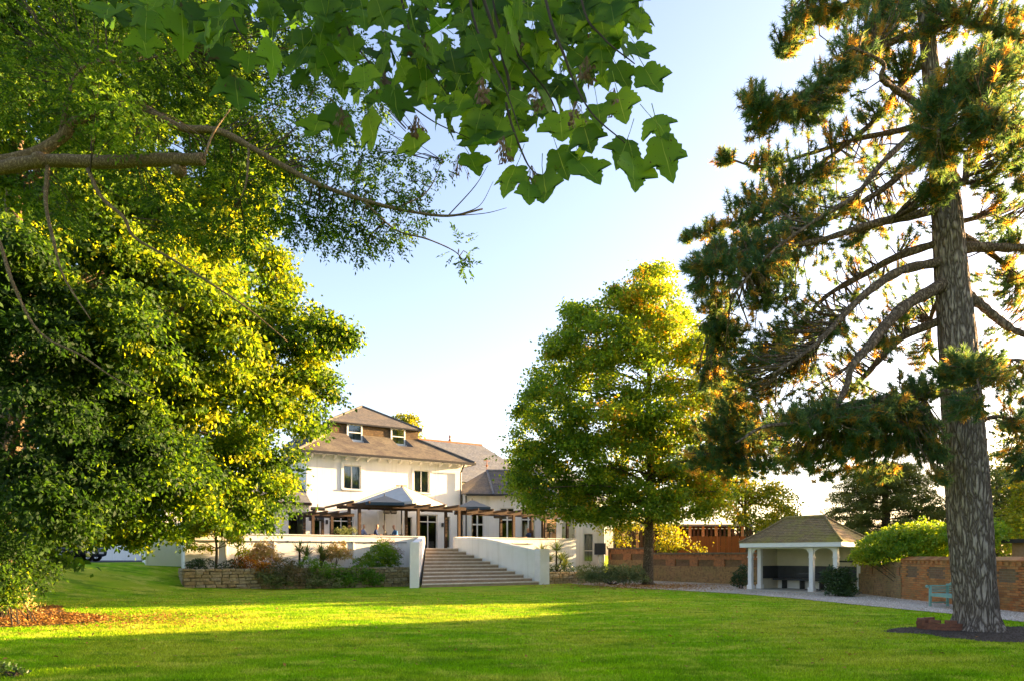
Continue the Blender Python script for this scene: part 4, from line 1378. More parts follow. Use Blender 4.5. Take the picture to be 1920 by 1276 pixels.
# ================================================================== BRICK GARDEN WALLS
def brick_run(name, label, pts, zt, panels=True, skip=()):
    """a brick wall along a polyline, its recessed panels and stone coping as parts"""
    t = thing(name, label, 'wall', (pts[0][0], pts[0][1], 0))
    for k in range(len(pts) - 1):
        p, q = Vector((*pts[k], 0)), Vector((*pts[k + 1], 0))
        d = (q - p); L = d.length; d.normalize()
        nr = Vector((d.y, -d.x, 0))
        if nr.dot(-p) < 0:
            nr = -nr
        def slab(u0, u1, o0, o1, z0, z1, nm, mt, kind=None):
            c = [p + d * u0 + nr * o0, p + d * u1 + nr * o0, p + d * u1 + nr * o1, p + d * u0 + nr * o1]
            if (c[1] - c[0]).cross(c[3] - c[0]).z < 0:
                c = c[::-1]
            return MB().prism([(v.x, v.y) for v in c], z0, z1).build(nm, mt, t)
        slab(0, L, -.30, 0, -.05, zt - .12, 'wall_face', M['brick_brown'])
        u = .0
        if panels:
            pit = 1.75
            n = int(L / pit)
            pit = L / max(n, 1)
            # lower plinth, piers and upper band stand proud of the recessed panels
            slab(0, L, .001, .09, -.05, zt - .82, 'plinth', M['brick_mossy'])
            slab(0, L, .001, .09, zt - .43, zt - .121, 'upper_band', M['brick_red'])
            for i in range(n + 1):
                w = .3 if i % 2 == 0 else .38
                u0, u1 = max(0, i * pit - w), min(L, i * pit + w)
                slab(u0, u1, .001, .09, zt - .818, zt - .432, 'pier', M['brick_red'])
            for i in range(int(L / .45)):
                slab(i * .45 + .06, i * .45 + .19, .091, .13, zt - .23, zt - .13, 'dentil', M['brick_red'])
        n = max(1, int(L / .6))
        for i in range(n):
            slab(i * L / n + .004, (i + 1) * L / n - .004, -.38, .18, zt - .118, zt - .02 + random.uniform(-.008, .008), 'coping_stone', M['mortar'])
    return t


brick_run('brick_garden_wall', 'long mossy brick garden wall with recessed panels left of the pavilion', [(8.7, 43.2), (12.75, 37.0), (12.75, 32.6)], 1.78)
brick_run('tall_brick_wall', 'taller end of the brick wall beside the annex behind the maple trunk', [(6.6, 46.4), (8.65, 43.3)], 2.12)


def make_near_wall():
    t = thing('brick_wall', 'red brick garden wall with tiled coping behind the teal bench', 'wall', (14.3, 21, 0))
    Y0, Y1, X = 6.0, 25.0, 14.3
    zt = 1.42
    # core, recessed at the panels
    box('mortar_core', M['mortar'], t, X + .012, X + .33, Y0, Y1, -.05, zt)
    pan = [(19.3, 20.15), (20.95, 21.8), (22.6, 23.45), (24.05, 24.7)]
    mesh = MB().box(-.5, .5, -.5, .5, -.5, .5).mesh('brick', M['brick'], uv=False)
    cand = []
    row = 0
    z = 0.0
    while z < zt - .03:
        off = (row % 2) * .1125
        y = 17.0 - off
        while y < Y1 - .1:
            cand.append((y + .1125, z + .0375))
            y += .225
        z += .075; row += 1
    def in_panel(y, z):
        return any(p0 < y < p1 for p0, p1 in pan) and .86 < z < 1.17
    cand = [c for c in cand if not in_panel(*c)]
    vis = [c for c in cand if (19.2 < c[0] < 20.25 or 22.1 < c[0])]
    big = sorted(vis, key=lambda c: c[0])[:300]
    bigset = set(big)
    for (y, z) in big:
        o = link('brick', mesh, t)
        o.location = Vector((X + .01 + random.uniform(-.006, .004), y, z)) - ORIG[t.name]
        o.scale = (.06, .213, .064)
    V, F, T = [], [], []
    base = np.array(MB().box(-.5, .5, -.5, .5, -.5, .5).v); bf = np.array(MB().box(-.5, .5, -.5, .5, -.5, .5).f)
    rest = [c for c in cand if c not in bigset]
    for i, (y, z) in enumerate(rest):
        V.append(base * np.array([.06, .213, .064]) + np.array([X + .01 + random.uniform(-.006, .004), y, z])); F.append(bf + 8 * i)
        T += [random.random()] * 8
    np_mesh('brickwork', np.concatenate(V), np.concatenate(F), M['brick'], T, t)
    # panel backs
    for p0, p1 in pan:
        box('recessed_panel', M['brick_brown'], t, X + .003, X + .011, p0, p1, .86, 1.17)
    # dentils and coping tiles
    for i in range(32):
        y = 17.1 + i * .25
        box('dentil', M['brick'], t, X - .055, X - .021, y, y + .11, 1.32, 1.41)
    ct = MB().add([(-.22, 0, 0), (.0, 0, .10), (.0, .3, .10), (-.22, .3, 0), (-.22, 0, .035), (0, 0, .135), (0, .3, .135), (-.22, .3, .035)],
                  [(0, 1, 2, 3), (4, 7, 6, 5), (0, 4, 5, 1), (3, 2, 6, 7), (0, 3, 7, 4), (1, 5, 6, 2)]).mesh('coping_tile', M['brick'])
    for i in range(26):
        o = link('coping_tile', ct, t)
        o.location = Vector((X + .14, 17.1 + i * .304, 1.425 + random.uniform(-.004, .004))) - ORIG[t.name]
    box('coping_core', M['mortar'], t, X + .141, X + .36, Y0, Y1, 1.422, 1.50)
    # plain length nearer the camera
    MB().box(X - .001, X + .011, Y0, 16.9, -.05, zt).build('wall_face', M['brick_wall'], t)
    t2 = thing('overgrown_brick_wall', 'brick wall beneath the ivy between pavilion and teal bench', 'wall', (14.5, 27, 0))
    MB().prism([(14.3, 25.01), (14.62, 25.01), (15.05, 29.2), (14.72, 29.2)], -.05, 1.33).build('wall_face', M['brick_mossy'], t2)
    for k, (u0, u1) in enumerate(((.35, 1.05), (1.5, 2.3), (2.7, 3.5))):
        f = lambda u, o: (14.3 + u * .1 - o, 25.01 + u)
        MB().prism([f(u0 - .18, .05), f(u0 - .18, .002), f(u0, .002), f(u0, .05)][::-1], .85, 1.15).build('pier', M['brick_wall'], t2)
    MB().prism([(14.25, 25.03), (14.298, 25.03), (14.715, 29.2), (14.665, 29.2)], -.05, .84).build('plinth', M['brick_mossy'], t2)
    MB().prism([(14.25, 25.03), (14.298, 25.03), (14.715, 29.2), (14.665, 29.2)], 1.16, 1.35).build('upper_band', M['brick_mossy'], t2)
    # flat-roofed shed over the wall at the right edge
    s = thing('flat_roof_shed', 'flat roofed tan shed behind the wall at the right edge', 'shed', (17, 21, 0))
    box('wall', M['tan_board'], s, 15.6, 19, 16.5, 21.3, 0, 1.98)
    box('roof', M['black'], s, 15.4, 19.2, 16.3, 21.5, 1.981, 2.10)


make_near_wall()


def make_bench():
    fr = (Vector((13.3, 20.45, 0)), R(90))      # local x along the wall (towards +Y), local y towards the lawn (-X)
    t = thing('garden_bench', 'teal painted wooden garden bench half hidden by the pine trunk', 'bench', (0, 0, 0), fr)
    m = M['teal']
    w = .82
    for x in (-w, w):
        box('leg', m, t, x - .03, x + .03, .24, .30, 0, .64)
        MB().prism([(x - .03, -.30), (x + .03, -.30), (x + .03, -.24), (x - .03, -.24)], 0, .72).build('leg', m, t)
        MB().box(x - .04, x + .04, -.24, .36, .64, .675).build('armrest', m, t)
        MB().tube([(x - .04, .36, .635), (x + .04, .36, .635)], .045, 10).build('arm_scroll', m, t)
        for k in range(4):
            box('side_slat', m, t, x - .012, x + .012, -.23, .235, .46 + k * .045, .485 + k * .045)
        box('stretcher', m, t, x - .02, x + .02, -.24, .24, .12, .16)
    for k in range(5):
        box('seat_slat', m, t, -w + .031, w - .031, -.22 + k * .105, -.13 + k * .105, .40, .425)
    box('seat_rail', m, t, -w + .031, w - .031, .25, .29, .33, .40)
    # rising, humped back rail
    def top(x):
        f = abs(x) / w
        return .98 - .30 * smooth(np.float64((f - .15) / .85)) + (.03 if f < .2 else 0)
    n = 24
    mb = MB()
    for k in range(n):
        xa, xb = -w + 2 * w * k / n, -w + 2 * w * (k + 1) / n
        mb.bar((xa, -.27, top(xa)), (xb, -.27, top(xb)), .05, .06)
    mb.build('back_rail', m, t)
    for x in (-.5, 0, .5):
        MB().box(x - .025, x + .025, -.29, -.25, .43, top(x) - .02).build('back_post', m, t)
    for k in range(7):
        z = .47 + k * .065
        ww = w - .04
        while ww > .1 and top(ww) - .04 < z:
            ww -= .02
        box('back_slat', m, t, -ww, ww, -.285, -.262, z, z + .03)


make_bench()

# bricks stacked at the foot of the pine
fb = thing('brick_ring', 'ring of loose old bricks at the foot of the pine', 'bricks', (9.2, 14.75, 0))
bm_ = MB().box(-.105, .105, -.05, .05, -.033, .033).mesh('brick', M['old_brick'], uv=False)
k = 0
for lay in range(3):
    nb = 9 if lay < 2 else 5
    for i in range(nb):
        an = math.pi * (.55 + 1.15 * (i + .5 * (lay % 2)) / nb)
        o = link('brick', bm_, fb)
        o.location = (.12 + .42 * math.cos(an), .05 + .36 * math.sin(an), .045 + lay * .073)
        o.rotation_euler = (random.gauss(0, .03), random.gauss(0, .03), an + math.pi / 2 + random.gauss(0, .25))

# ------------------------------------------------------------------ behind the left brick wall
fe = thing('board_fence', 'orange stained board fence behind the brick wall', 'fence', (13.5, 47, 0))
bm_ = MB().box(-.085, .085, -.012, .012, 0, 1).mesh('board', M['orange_board'], uv=False)
for i in range(34):
    o = link('board', bm_, fe)
    o.location = (-3.0 + i * .178, -i * .03 + random.uniform(-.008, .008), 0)
    o.scale = (1, 1, 2.9 + random.uniform(-.03, .03))
    o.rotation_euler = (0, random.gauss(0, .006), -.16)
for z in (.8, 2.2):
    MB().bar((10.5, 47.06, z), (16.4, 46.06, z), .05, .08).build('rail', M['orange_board'], fe)
sh = thing('slatted_carport', 'timber carport of dark posts and pale slats under the maple', 'carport', (12, 50, 0))
box('roof', M['steel'], sh, 8.0, 17.5, 49.6, 54, 3.72, 3.86)
for i in range(30):
    x = 8.1 + i * .32
    box('slat', M['timber'] if i % 3 else M['tan_board'], sh, x, x + (.14 if i % 3 else .2), 49.85, 49.95, 0, 3.715)
box('back_wall', M['dark_room'], sh, 8.0, 17.5, 53.8, 53.95, 0, 3.7)


# ================================================================== PARKED CARS
def car(label, x, y, z, rz, paint, group):
    fr = (Vector((x, y, z)), rz)
    t = thing('parked_car', label, 'car', (0, 0, 0), fr, group)
    # body lofted along its length: stations (x, half width, sill z, belt z)
    st = [(-2.15, .62, .42, .86), (-2.05, .80, .30, .98), (-1.5, .88, .24, 1.02), (-.4, .90, .22, 1.0), (.75, .90, .22, .98), (1.2, .89, .23, .94), (1.75, .84, .26, .84), (2.02, .72, .32, .70), (2.12, .58, .40, .62)]
    vs, fs = [], []
    for (sx, w, s0, b0) in st:
        sec = [(-w * .92, s0), (-w, s0 + .12), (-w * 1.01, (s0 + b0) / 2), (-w * .97, b0 - .05), (-w * .86, b0), (0, b0 + .035), (w * .86, b0), (w * .97, b0 - .05), (w * 1.01, (s0 + b0) / 2), (w, s0 + .12), (w * .92, s0)]
        vs += [(sx, p[0], p[1]) for p in sec]
    m = 11
    for i in range(len(st) - 1):
        fs += [(i * m + j, i * m + j + 1, (i + 1) * m + j + 1, (i + 1) * m + j)[::-1] for j in range(m - 1)] + [(i * m, (i + 1) * m, (i + 1) * m + m - 1, i * m + m - 1)[::-1]]
    fs += [tuple(range(m)), tuple(range((len(st) - 1) * m, len(st) * m))[::-1]]
    MB().add(vs, fs).build('body', paint, t, smooth=True)
    # cabin
    cab = [(-1.75, .80, 1.0), (-1.15, .68, 1.42), (.15, .66, 1.46), (.95, .80, .99)]
    vs = []
    for cx, w, cz in cab:
        vs += [(cx, -w, cz), (cx, w, cz)]
    vs += [(-1.75, -.82, .97), (-1.75, .82, .97), (.95, -.82, .96), (.95, .82, .96)]
    MB().add(vs, [(0, 1, 3, 2)[::-1], (2, 3, 5, 4)[::-1], (4, 5, 7, 6)[::-1], (0, 2, 4, 6)[::-1], (1, 3, 5, 7)]).build('cabin', paint, t, smooth=False)
    for s in (-1, 1):
        MB().add([(-1.45, s * .80, 1.06), (-1.05, s * .705, 1.36), (.1, s * .685, 1.40), (.72, s * .79, 1.05)], [(0, 1, 2, 3) if s < 0 else (3, 2, 1, 0)]).build('side_window', M['car_glass'], t)
    MB().add([(.20, -.6, 1.435), (.20, .6, 1.435), (.90, .72, 1.03), (.90, -.72, 1.03)], [(0, 3, 2, 1)]).build('windscreen', M['car_glass'], t)
    for sx in (-1.35, 1.32):
        for s in (-1, 1):
            y0 = s * .80
            w = thing_part = MB()
            seg = 20
            prof = [(.22, -.09), (.30, -.10), (.335, -.07), (.335, .07), (.30, .10), (.22, .09)]
            vs = [(sx + r_ * math.cos(2 * math.pi * k / seg), y0 + o, .335 + r_ * math.sin(2 * math.pi * k / seg)) for r_, o in prof for k in range(seg)]
            fs = [(i * seg + k, i * seg + (k + 1) % seg, (i + 1) * seg + (k + 1) % seg, (i + 1) * seg + k) for i in range(5) for k in range(seg)]
            wh = MB().add(vs, fs).build('wheel', M['tyre'], t, smooth=True)
            rim = MB()
            for k in range(7):
                an = 2 * math.pi * k / 7
                rim.bar((sx, y0 + s * .08, .335), (sx + .22 * math.cos(an), y0 + s * .085, .335 + .22 * math.sin(an)), .03, .045)
            vs = [(sx + r_ * math.cos(2 * math.pi * k / seg), y0 + s * .09, .335 + r_ * math.sin(2 * math.pi * k / seg)) for r_ in (.205, .235) for k in range(seg)]
            rim.add(vs, [(k, (k + 1) % seg, seg + (k + 1) % seg, seg + k) for k in range(seg)])
            rim.build('rim', M['steel'], wh)
    for s in (-1, 1):
        MB().prism([(1.78, s * .80), (2.08, s * .52), (2.10, s * .36), (1.9, s * .5)] if s > 0 else [(1.78, s * .80), (1.9, s * .5), (2.10, s * .36), (2.08, s * .52)], .60, [.77, .70, .69, .74] if s > 0 else [.77, .74, .69, .70]).build('headlight', M['lamp_glass'], t)
        MB().box(.62, .80, s * .93 - .07, s * .93 + .07, .98, 1.09).build('mirror', paint, t)
    box('grille', M['black'], t, 2.06, 2.135, -.42, .42, .40, .56)
    MB().box(2.136, 2.15, -.26, .26, .42, .52).build('number_plate', M['paint'], t)


M['car_glass'] = flat('dark_car_glass', (.02, .022, .025), (.015, .016, .02), 3, .06, spec=.7)
M['tyre'] = flat('tyre_rubber', (.015, .015, .015), (.02, .02, .02), 10, .85)
M['lamp_glass'] = flat('lamp_glass', (.75, .77, .8), (.55, .57, .6), 6, .1)
car_p = flat('black_car_paint', (.012, .014, .018), (.016, .018, .024), 3, .18, spec=.6)
car_b = flat('dark_blue_car_paint', (.012, .02, .05), (.016, .025, .06), 3, .18, spec=.6)
car('black car parked nearest the hedge with its wheel towards the lawn', -23.2, 34.4, 1.262, R(-6), car_p, 'cars in the car park')
car('dark blue car parked behind the black car, its nose showing', -24.6, 37.4, 1.262, R(-4), car_b, 'cars in the car park')

# ================================================================== TREES AND PLANTS
def pl(px, py, Y, r, ry=None, rz=None, ts=0):
    p = at(px, py, Y)
    return (p.x, p.y, p.z, r, ry or r, rz or r * .8, ts)


def limbs(parent, bark, root_pts, lobes, r0, r1, sag=.15):
    """curved limbs from the trunk line to lobe centres; returns the sampled limb points"""
    pts = []
    rp = [Vector(p) for p in root_pts]
    for lb in lobes:
        c = Vector(lb[:3])
        best = min(rp, key=lambda p: (p - c).length + max(0, p.z - c.z + .5) * 2)
        d = c - best
        m = best + d * .45 + Vector((random.gauss(0, .06), random.gauss(0, .06), sag)) * d.length
        sp = spline([best, m, c], 5)
        MB().tube(sp, taper(len(sp), r0 * random.uniform(.7, 1.1), r1), 6, False).build('limb', M[bark], parent, smooth=True, uv=False)
        pts += sp[3:]
    return pts


# ------------------------------------------------------------------ 1. the sycamore bough close overhead
def sycamore():
    t = thing('sycamore_bough', 'sycamore bough with large lobed leaves hanging from the top of the picture', 'tree', tuple(at(760, -420, 3.3)))
    def lobed(seed):
        g = np.random.default_rng(seed)
        # half outline of a five-lobed leaf, base at the origin, tip at (0, 1)
        half = [(.03, 0), (.15, -.08), (.28, -.06), (.40, .02), (.38, .10), (.47, .16), (.455, .24), (.56, .30), (.55, .38), (.63, .46), (.66, .61), (.53, .565), (.42, .56), (.31, .53), (.335, .64), (.27, .70), (.265, .80), (.165, .88), (.125, .97), (.0, 1.1)]
        vs, fs = [], []
        L = [(x * (1 + g.normal(0, .04)), y + g.normal(0, .012)) for x, y in half]
        Rr = [(-x * (1 + g.normal(0, .04)), y + g.normal(0, .012)) for x, y in half]
        mid = [(0, y) for y in np.linspace(0, 1.1, len(half))]
        cup = g.uniform(.05, .55)
        g0 = g.uniform(0, .6)
        def z(x, y):
            return -cup * x * x - g0 * max(0, y - .3) ** 2 + .05 * math.sin(9 * x) * abs(x) + .02 * math.sin(14 * y)
        def part(src, f):
            return [(x * f, y * f + m[1] * (1 - f)) for (x, y), m in zip(src, mid)]
        rows = [Rr, part(Rr, .5), part(Rr, .06), mid, part(L, .06), part(L, .5), L]
        n = len(half)
        for r_ in rows:
            vs += [(x, y, z(x, y)) for x, y in r_]
        for r_ in range(6):
            for k in range(n - 1):
                fs.append((r_ * n + k, r_ * n + k + 1, (r_ + 1) * n + k + 1, (r_ + 1) * n + k)[::-1])
        nb = len(vs)
        # petiole
        mb = MB(); mb.v, mb.f = vs, fs
        mb.tube([(0, 0, 0), (.0, -.3, .04), (.02, -.75, .16)], [.014, .011, .013], 5)
        me = mb.mesh('leaf', M['syc_leaf'], smooth=True, uv=False)
        vn = me.attributes.new('vein', 'FLOAT', 'POINT')
        vn.data.foreach_set('value', np.array([1.0 if abs(v[0]) < 1e-6 or i_ >= nb else 0.0 for i_, v in enumerate(mb.v)], np.float32))
        a = me.attributes.new('tint', 'FLOAT', 'POINT')
        a.data.foreach_set('value', np.array([.35 + .3 * abs(v[0]) + (seed % 5) * .1 for v in mb.v], np.float32))
        return me
    meshes = [lobed(k) for k in range(14)]
    # shoots, drawn from the photograph at their own distance
    shoots = [[(860, -300, 3.3), (881, 0, 3.1), (921, 110, 3.0), (946, 163, 2.95), (975, 245, 2.9)],
              [(960, -300, 3.2), (1023, 0, 2.9), (1060, 110, 2.8), (1072, 143, 2.8), (1109, 212, 2.75), (1172, 268, 2.7)],
              [(900, -200, 3.4), (930, 30, 3.3), (985, 120, 3.2), (1030, 180, 3.2), (1060, 260, 3.1)],
              [(600, -260, 3.9), (640, 20, 3.7), (720, 150, 3.6), (800, 220, 3.5), (880, 260, 3.4)],
              [(1060, -250, 3.0), (1090, 0, 2.9), (1130, 70, 2.85), (1190, 120, 2.8)],
              [(420, -250, 4.2), (430, 0, 4.0), (470, 90, 3.9), (530, 150, 3.9)],
              [(250, -250, 4.4), (260, 0, 4.3), (300, 60, 4.2)],
              [(720, -200, 3.5), (760, 30, 3.4), (800, 120, 3.4), (850, 190, 3.3)],
              [(940, 100, 3.1), (950, 200, 3.0), (985, 300, 2.95), (1010, 330, 2.9)],
              [(1140, -250, 3.0), (1160, -20, 2.9), (1220, 0, 2.85)]]
    P3 = []
    root = at(760, -420, 3.3)
    for s in shoots:
        pts = [at(*p) for p in s]
        sp = spline([root] + pts, 6)
        mb = MB(); mb.tube(sp, taper(len(sp), .009, .0022), 6)
        mb.build('shoot', M['twig'], t, smooth=True)
        P3 += sp[8:]
    # leaves at known places on the outline, then a fill between the shoots
    known = [(1186, 335, 78, 2.7, -5), (1238, 300, 84, 2.66, 22), (1222, 252, 62, 2.7, 30), (1176, 292, 60, 2.75, -20), (1208, 160, 70, 2.8, 25), (1190, 108, 52, 2.8, 20), (1145, 42, 70, 2.85, 10), (1175, 12, 60, 2.85, -10),
             (1215, -5, 55, 2.85, 25), (1158, 205, 62, 2.75, 15), (1155, 150, 60, 2.85, 25), (1085, 340, 78, 2.9, 25), (1018, 360, 66, 2.9, 10), (968, 345, 66, 2.95, -18), (1045, 310, 60, 2.95, 20), (992, 372, 52, 2.9, -5),
             (1082, 305, 46, 2.95, 20), (1095, 268, 60, 2.9, 15), (912, 295, 84, 3.0, 8), (940, 262, 80, 3.05, -8), (1050, 250, 72, 3.0, 5), (1120, 225, 58, 2.9, 5), (870, 215, 76, 3.2, -12), (780, 105, 84, 3.3, 5),
             (845, 130, 70, 3.3, 15), (1120, 40, 84, 3.0, 10), (1060, 30, 88, 3.1, -5), (990, 60, 90, 3.2, 0), (930, 20, 84, 3.3, -10), (1115, 105, 60, 3.0, 25), (640, 240, 70, 3.7, -5), (690, 255, 76, 3.6, 12), (775, 280, 60, 3.5, 8),
             (600, 250, 60, 3.8, -15), (440, 185, 80, 3.9, 5), (880, 320, 60, 3.1, 15), (205, 50, 80, 4.2, 8), (340, 60, 84, 4.1, 5), (410, 50, 80, 4.0, -5), (265, 90, 60, 4.2, 12)]
    poly = [(170, -60), (1200, -60), (1205, 60), (1175, 150), (1110, 240), (1040, 300), (960, 300), (870, 270), (800, 215), (680, 220), (560, 165), (430, 120), (330, 80), (200, 60)]
    px = 1220 - 1050 * rng.uniform(0, 1, 4000) ** 1.2; py = rng.uniform(-60, 330, 4000)
    ok = inside(px, py, poly)
    fill = [(float(a), float(b), random.uniform(52, 84), random.uniform(2.9, 4.0), random.gauss(0, 25)) for a, b in zip(px[ok], py[ok])][:235]
    def pose(x, y, s, Y, roll, tight):
        flip = 1 if random.random() < .6 else -1
        yaw = random.gauss(0, .4 if tight else .75)
        tilt = random.gauss(-.2, .28)
        # columns: X across, Y down the picture, Z = X x Y
        ax = Vector((flip, 0, 0)); ay = Vector((0, 0, -1)); az = ax.cross(ay)
        m3 = Matrix((ax, ay, az)).transposed()
        return Matrix.Rotation(yaw, 3, 'Z') @ Matrix.Rotation(tilt, 3, 'X') @ Matrix.Rotation(-R(roll), 3, 'Y') @ m3
    for i, (x, y, s, Y, roll) in enumerate(known + fill):
        L = s / 1280 * Y * .92 if i < len(known) else random.uniform(.095, .145)
        o = link('leaf', random.choice(meshes), t)
        o.rotation_mode = 'QUATERNION'
        o.rotation_quaternion = pose(x, y, s, Y, roll, i < len(known)).to_quaternion()
        o.location = at(x, y - s * .5, Y) - ORIG[t.name]
        o.scale = (L * random.uniform(.9, 1.1), L, L * random.uniform(.5, 1.3))
    # the leaves behind them, past the count that can be told apart
    poly2 = [(180, -80), (1180, -80), (1150, 100), (1060, 220), (960, 300), (860, 270), (780, 210), (640, 210), (520, 160), (380, 110), (180, 40)]
    px = 1180 - 1000 * rng.uniform(0, 1, 3000) ** 1.3; py = rng.uniform(-80, 300, 3000)
    ok = inside(px, py, poly2)
    Vs, Fs, Ts, off = [], [], [], 0
    for a_, b_ in list(zip(px[ok], py[ok]))[:430]:
        me = random.choice(meshes)
        v = np.array([tuple(q.co) for q in me.vertices])
        m3 = np.array(pose(0, 0, 0, 0, random.gauss(0, 30), False))
        L = random.uniform(.10, .15)
        c = np.array(at(float(a_), float(b_) - 30, random.uniform(3.7, 5.2)))
        Vs.append((v * L) @ m3.T + c)
        for p_ in me.polygons:
            vi = list(p_.vertices)
            for k_ in range(1, len(vi) - 1):
                Fs.append((off + vi[0], off + vi[k_], off + vi[k_ + 1]))
        Ts.append(np.full(len(v), random.uniform(0, .55)))
        off += len(v)
    np_mesh('leaf_mass', np.concatenate(Vs), np.array(Fs), M['syc_leaf'], np.concatenate(Ts), t)
    # hanging bunches of winged seeds
    sm = MB()
    g = np.random.default_rng(3)
    for k in range(14):
        c = Vector((g.normal(0, .018), g.normal(0, .018), -g.uniform(.02, .11)))
        sm.tube([(0, 0, 0), tuple(c)], .0012, 3)
        for s in (-1, 1):
            e = c + Vector((s * .02, g.normal(0, .012), -.03))
            sm.add([tuple(c), tuple(c + Vector((s * .016, .004, -.008))), tuple(e), tuple(c + Vector((s * .004, 0, -.022)))], [(0, 1, 2, 3)])
    seeds = sm.mesh('seed_bunch', M['wood'], uv=False)
    for (x, y, Y) in [(800, 60, 3.3), (905, 145, 3.0), (1005, 165, 3.1), (1078, 190, 2.9), (1152, 165, 2.8), (945, 255, 2.9), (997, 310, 2.95), (860, 290, 3.2), (780, 215, 3.4), (640, 200, 3.6), (965, 50, 3.2), (1100, 105, 2.9), (440, 140, 3.9), (720, 130, 3.5)]:
        o = link('seed_bunch', seeds, t)
        o.location = at(x, y, Y) - ORIG[t.name]
        o.scale = (.85, .85, .85)
        o.rotation_euler = (0, 0, random.uniform(0, 6))


sycamore()


# ------------------------------------------------------------------ 2. the ash with its long limbs
def ash():
    t = thing('ash_tree', 'ash tree with long pale limbs and feathery leaves reaching over from the left', 'tree', (-9.0, 9.6, 0))
    mb = MB()
    tr = spline([(-9.0, 9.6, -.1), (-8.9, 9.5, 3), (-8.6, 9.4, 6), (-8.7, 9.5, 9.5), (-8.5, 9.6, 13)], 6)
    mb.tube(tr, taper(len(tr), .36, .14), 14)
    mb.build('trunk', M['bark'], t, smooth=True)
    def limb(pts, r0, r1, nm='limb', seg=9, mat='ash_bark'):
        sp = spline(pts, 6)
        rr = taper(len(sp), r0, r1)
        rr = [r_ * (1 + random.gauss(0, .05)) for r_ in rr]
        MB().tube(sp, rr, seg).build(nm, M[mat], t, smooth=True)
        return sp
    A = []
    limb([(-8.7, 9.4, 6.4), at(-60, 325, 9.1), at(0, 315, 9), at(90, 302, 9), at(200, 304, 9), at(300, 300, 8.9), at(381, 299, 8.85)], .095, .07, 'broken_limb', 12)
    for (x, y) in ((75, 300), (335, 318)):     # knots
        p = at(x, y, 8.95); MB().lathe(tuple(p), [(.05, -.09), (.1, -.03), (.1, .04), (.04, .09)], 9).build('knot', M['ash_bark'], t, smooth=True)
    A += limb([(-8.7, 9.5, 7.0), at(20, 300, 9.6), at(110, 262, 9.7), at(140, 230, 9.7), at(190, 206, 9.7), at(262, 203, 9.7), at(300, 220, 9.6), at(345, 241, 9.6), at(410, 246, 9.6), at(470, 276, 9.6), at(530, 311, 9.6), at(600, 347, 9.6), at(680, 375, 9.7), at(760, 395, 9.8), at(840, 405, 9.9), at(905, 392, 10)], .085, .012, 'limb', 10)
    A += limb([at(90, 305, 9), at(86, 380, 8.9), at(100, 450, 8.8), at(120, 520, 8.8), at(170, 600, 8.8)], .03, .008)
    A += limb([at(165, 318, 9), at(190, 370, 8.9), at(232, 408, 8.9), at(252, 445, 8.9), at(319, 484, 8.9), at(388, 527, 8.9), at(465, 579, 9), at(539, 640, 9.1)], .028, .006)
    A += limb([at(-20, 430, 8.5), at(0, 458, 8.5), at(26, 536, 8.5), at(73, 622, 8.6), at(151, 665, 8.7), at(215, 708, 8.8), at(290, 745, 9)], .028, .006)
    A += limb([at(110, 262, 9.7), at(150, 130, 9.8), at(260, 115, 9.9), at(345, 90, 10)], .03, .008)
    A += limb([at(381, 299, 8.85), at(400, 250, 8.9), at(432, 205, 9)], .02, .006)
    A += limb([at(270, 205, 9.7), at(275, 240, 9.6), at(250, 270, 9.5)], .022, .007)
    A += limb([at(467, 275, 9.6), at(462, 340, 9.5), at(450, 375, 9.5)], .02, .006)
    A += limb([at(680, 375, 9.7), at(740, 430, 9.8), at(800, 448, 9.8), at(850, 470, 9.9), at(870, 490, 9.9)], .016, .005)
    A += limb([at(740, 392, 9.8), at(800, 360, 9.9), at(830, 300, 10)], .014, .004)
    A += limb([at(840, 405, 9.9), at(890, 350, 10), at(915, 310, 10)], .01, .003, 'bare_twig', 5, 'twig')
    A += limb([at(860, 403, 9.9), at(900, 385, 10), at(925, 340, 10)], .008, .003, 'bare_twig', 5, 'twig')
    A += limb([at(850, 405, 9.9), at(910, 400, 9.9), at(950, 390, 9.9)], .008, .003, 'bare_twig', 5, 'twig')
    AP = np.array([tuple(p) for p in A])
    # pinnate leaves: a rachis with paired leaflets
    lob = [pl(480, 60, 10.6, .55), pl(560, 50, 10.6, .5), pl(520, 130, 10.5, .45), pl(590, 165, 10.5, .38), pl(630, 225, 10.4, .35), pl(650, 110, 10.6, .4), pl(700, 190, 10.6, .32), pl(60, 60, 10.5, 1.0), pl(200, 60, 10.5, .9), pl(330, 50, 10.5, .8), pl(60, 170, 10, .8), pl(190, 160, 9.5, .7, ts=.2), pl(230, 220, 8.6, .45, ts=.35), pl(300, 150, 10, .6), pl(420, 130, 10.5, .55), pl(150, 240, 10, .5),
           pl(390, 210, 10.5, .5), pl(450, 240, 10, .4), pl(500, 210, 10.3, .35), pl(560, 240, 10.3, .4), pl(430, 330, 10.2, .5), pl(520, 370, 10, .45), pl(580, 400, 10, .42), pl(640, 350, 10, .42), pl(650, 410, 10, .4), pl(700, 360, 10.2, .35),
           pl(710, 420, 10, .36), pl(770, 400, 10, .3), pl(760, 345, 10.2, .32), pl(620, 290, 10.4, .35), pl(690, 300, 10.5, .36), pl(560, 310, 10.2, .35), pl(750, 285, 10.6, .28), pl(820, 310, 10.2, .2), pl(865, 465, 9.9, .17), pl(870, 492, 9.9, .12),
           pl(620, 440, 9.9, .28), pl(670, 455, 9.9, .25), pl(740, 445, 9.9, .2), pl(560, 420, 9.9, .28), pl(520, 300, 10.4, .35), pl(350, 270, 10.3, .5), pl(280, 330, 10.3, .5), pl(100, 380, 9.8, .5), pl(330, 400, 10, .5), pl(440, 420, 10, .45)]
    g = np.random.default_rng(21)
